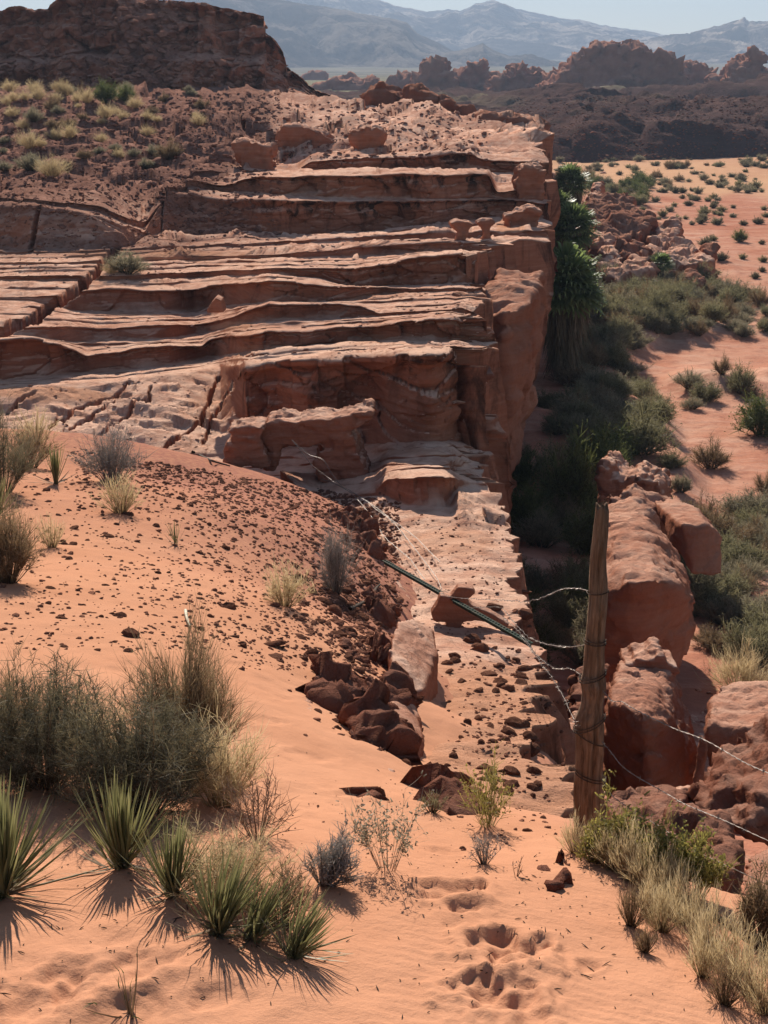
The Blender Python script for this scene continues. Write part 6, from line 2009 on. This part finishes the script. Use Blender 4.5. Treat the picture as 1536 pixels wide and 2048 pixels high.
barbed(wpts([(1204, 1484, Y0), (1228, 1512, 4.8), (1248, 1534, 4.7), (1290, 1562, 4.55), (1350, 1598, 4.35), (1400, 1621, 4.2), (1460, 1648, 4.05), (1560, 1692, 3.85)]), 'middle barbed wire right of the wooden post crossing the tilted slab', 200)
barbed(wpts([(1204, 1560, Y0), (1222, 1588, 4.8), (1242, 1604, 4.72), (1290, 1634, 4.6), (1332, 1662, 4.5), (1362, 1690, 4.4), (1420, 1716, 4.3), (1480, 1744, 4.2), (1560, 1782, 4.1)]), 'lowest barbed wire right of the wooden post above the flowered shrubs', 200)
p = on_ground([(1375, 1792), (1410, 1812), (1450, 1838), (1490, 1862), (1540, 1890)], 0.03, [sand])
v, f = tube('', catmull(p, 60), 0.0014, None, ns=5)
o = link('slack_wire', np_mesh('slack_wire', v - np.array(p[0]), f), M['wire']); o.location = p[0]
tag(o, 'thin slack plain wire near the sand at the right edge', 'wire')
p = on_ground([(1380, 1812), (1420, 1832), (1460, 1856), (1500, 1884), (1545, 1915)], 0.02, [sand])
v, f = tube('', catmull(p, 40), 0.010 + 0.002 * np.sin(np.arange(40)), None, ns=8)
o = link('pole', np_mesh('pole', v - np.array(p[0]), f), M['stick']); o.location = p[0]
tag(o, 'dark thin pole lying in the straw grass at the right edge', 'pole')
p = on_ground([(371, 1224), (373, 1236), (376, 1246), (381, 1257)], 0.03, [sand])
v, f = tube('', catmull(p, 24), 0.011 - 0.00022 * np.arange(24), None, ns=7)
o = link('bleached_stick', np_mesh('bleached_stick', v - np.array(p[0]), f), M['bleached']); o.location = p[0]
tag(o, 'short white bleached stick lying on the stony sand', 'stick')
for lst, rad_, lab in (([(150, 800), (200, 0)], 0, ''),):
    pass
for lst, lab in (([(385, 905), (400, 912), (420, 922), (438, 928), (460, 934)], 'dark dead branch lying on the crest beside the rock slabs'), ([(700, 1222), (740, 1200), (752, 1180), (760, 1172)], 'crooked dead branch leaning on the dark plated ledge')):
    p = on_ground(lst, 0.04)
    v, f = tube('', catmull(p, 30), 0.022 - 0.0004 * np.arange(30), None, ns=7)
    o = link('dead_branch', np_mesh('dead_branch', v - np.array(p[0]), f), M['stick']); o.location = p[0]
    tag(o, lab, 'branch')

# small litter on the near sand: twigs, seed husks, grit
lit_v, lit_f, off = [], [], 0
for _ in range(380):
    t_ = random.random()
    if t_ < 0.45: px, py = random.gauss(420, 220), random.gauss(1760, 130)
    elif t_ < 0.75: px, py = random.gauss(1180, 130), random.gauss(1830, 90)
    else: px, py = random.uniform(0, 1200), random.uniform(1500, 2040)
    h = hit(px, py, [sand])
    if h is None: continue
    a = random.uniform(0, 6.28)
    L = random.choice((0.005, 0.006, 0.008, 0.012, 0.03)) * random.uniform(0.6, 1.4)
    d = Vector((math.cos(a), math.sin(a), random.uniform(-0.05, 0.12))) * L
    v, f = tube('', np.array([list(h[0] - d / 2 + Vector((0, 0, 0.002))), list(h[0] + Vector((0, 0, 0.003))), list(h[0] + d / 2 + Vector((0, 0, 0.002)))]), [0.0008, 0.0018, 0.0008], None, ns=4)
    lit_v.append(v); lit_f.append(f + off); off += len(v)
tag(link('litter', np_mesh('litter', np.concatenate(lit_v), np.concatenate(lit_f)), M['stick']), 'small dry twigs and grit scattered on the near sand', None, None, 'stuff')

# ================================================================== HAZE
hv = bpy.data.materials.new('pale_haze')
hv.use_nodes = True
for n in list(hv.node_tree.nodes):
    if n.type != 'OUTPUT_MATERIAL': hv.node_tree.nodes.remove(n)
pv = hv.node_tree.nodes.new('ShaderNodeVolumePrincipled')
pv.inputs['Color'].default_value = (0.58, 0.74, 1.0, 1)
pv.inputs['Density'].default_value = 0.00026
pv.inputs['Anisotropy'].default_value = 0.0
hv.node_tree.links.new(pv.outputs[0], [n for n in hv.node_tree.nodes if n.type == 'OUTPUT_MATERIAL'][0].inputs['Volume'])
bm = bmesh.new()
bmesh.ops.create_cube(bm, size=1)
for v in bm.verts:
    v.co = Vector((v.co.x * 5200, 3000 + v.co.y * 6800, 0)) + Vector((0, 0, -60 if v.co.z < 0 else 460))
hm = bpy.data.meshes.new('haze'); bm.to_mesh(hm); bm.free()
tag(link('haze', hm, hv), 'pale blue haze over the desert', None, None, 'stuff')
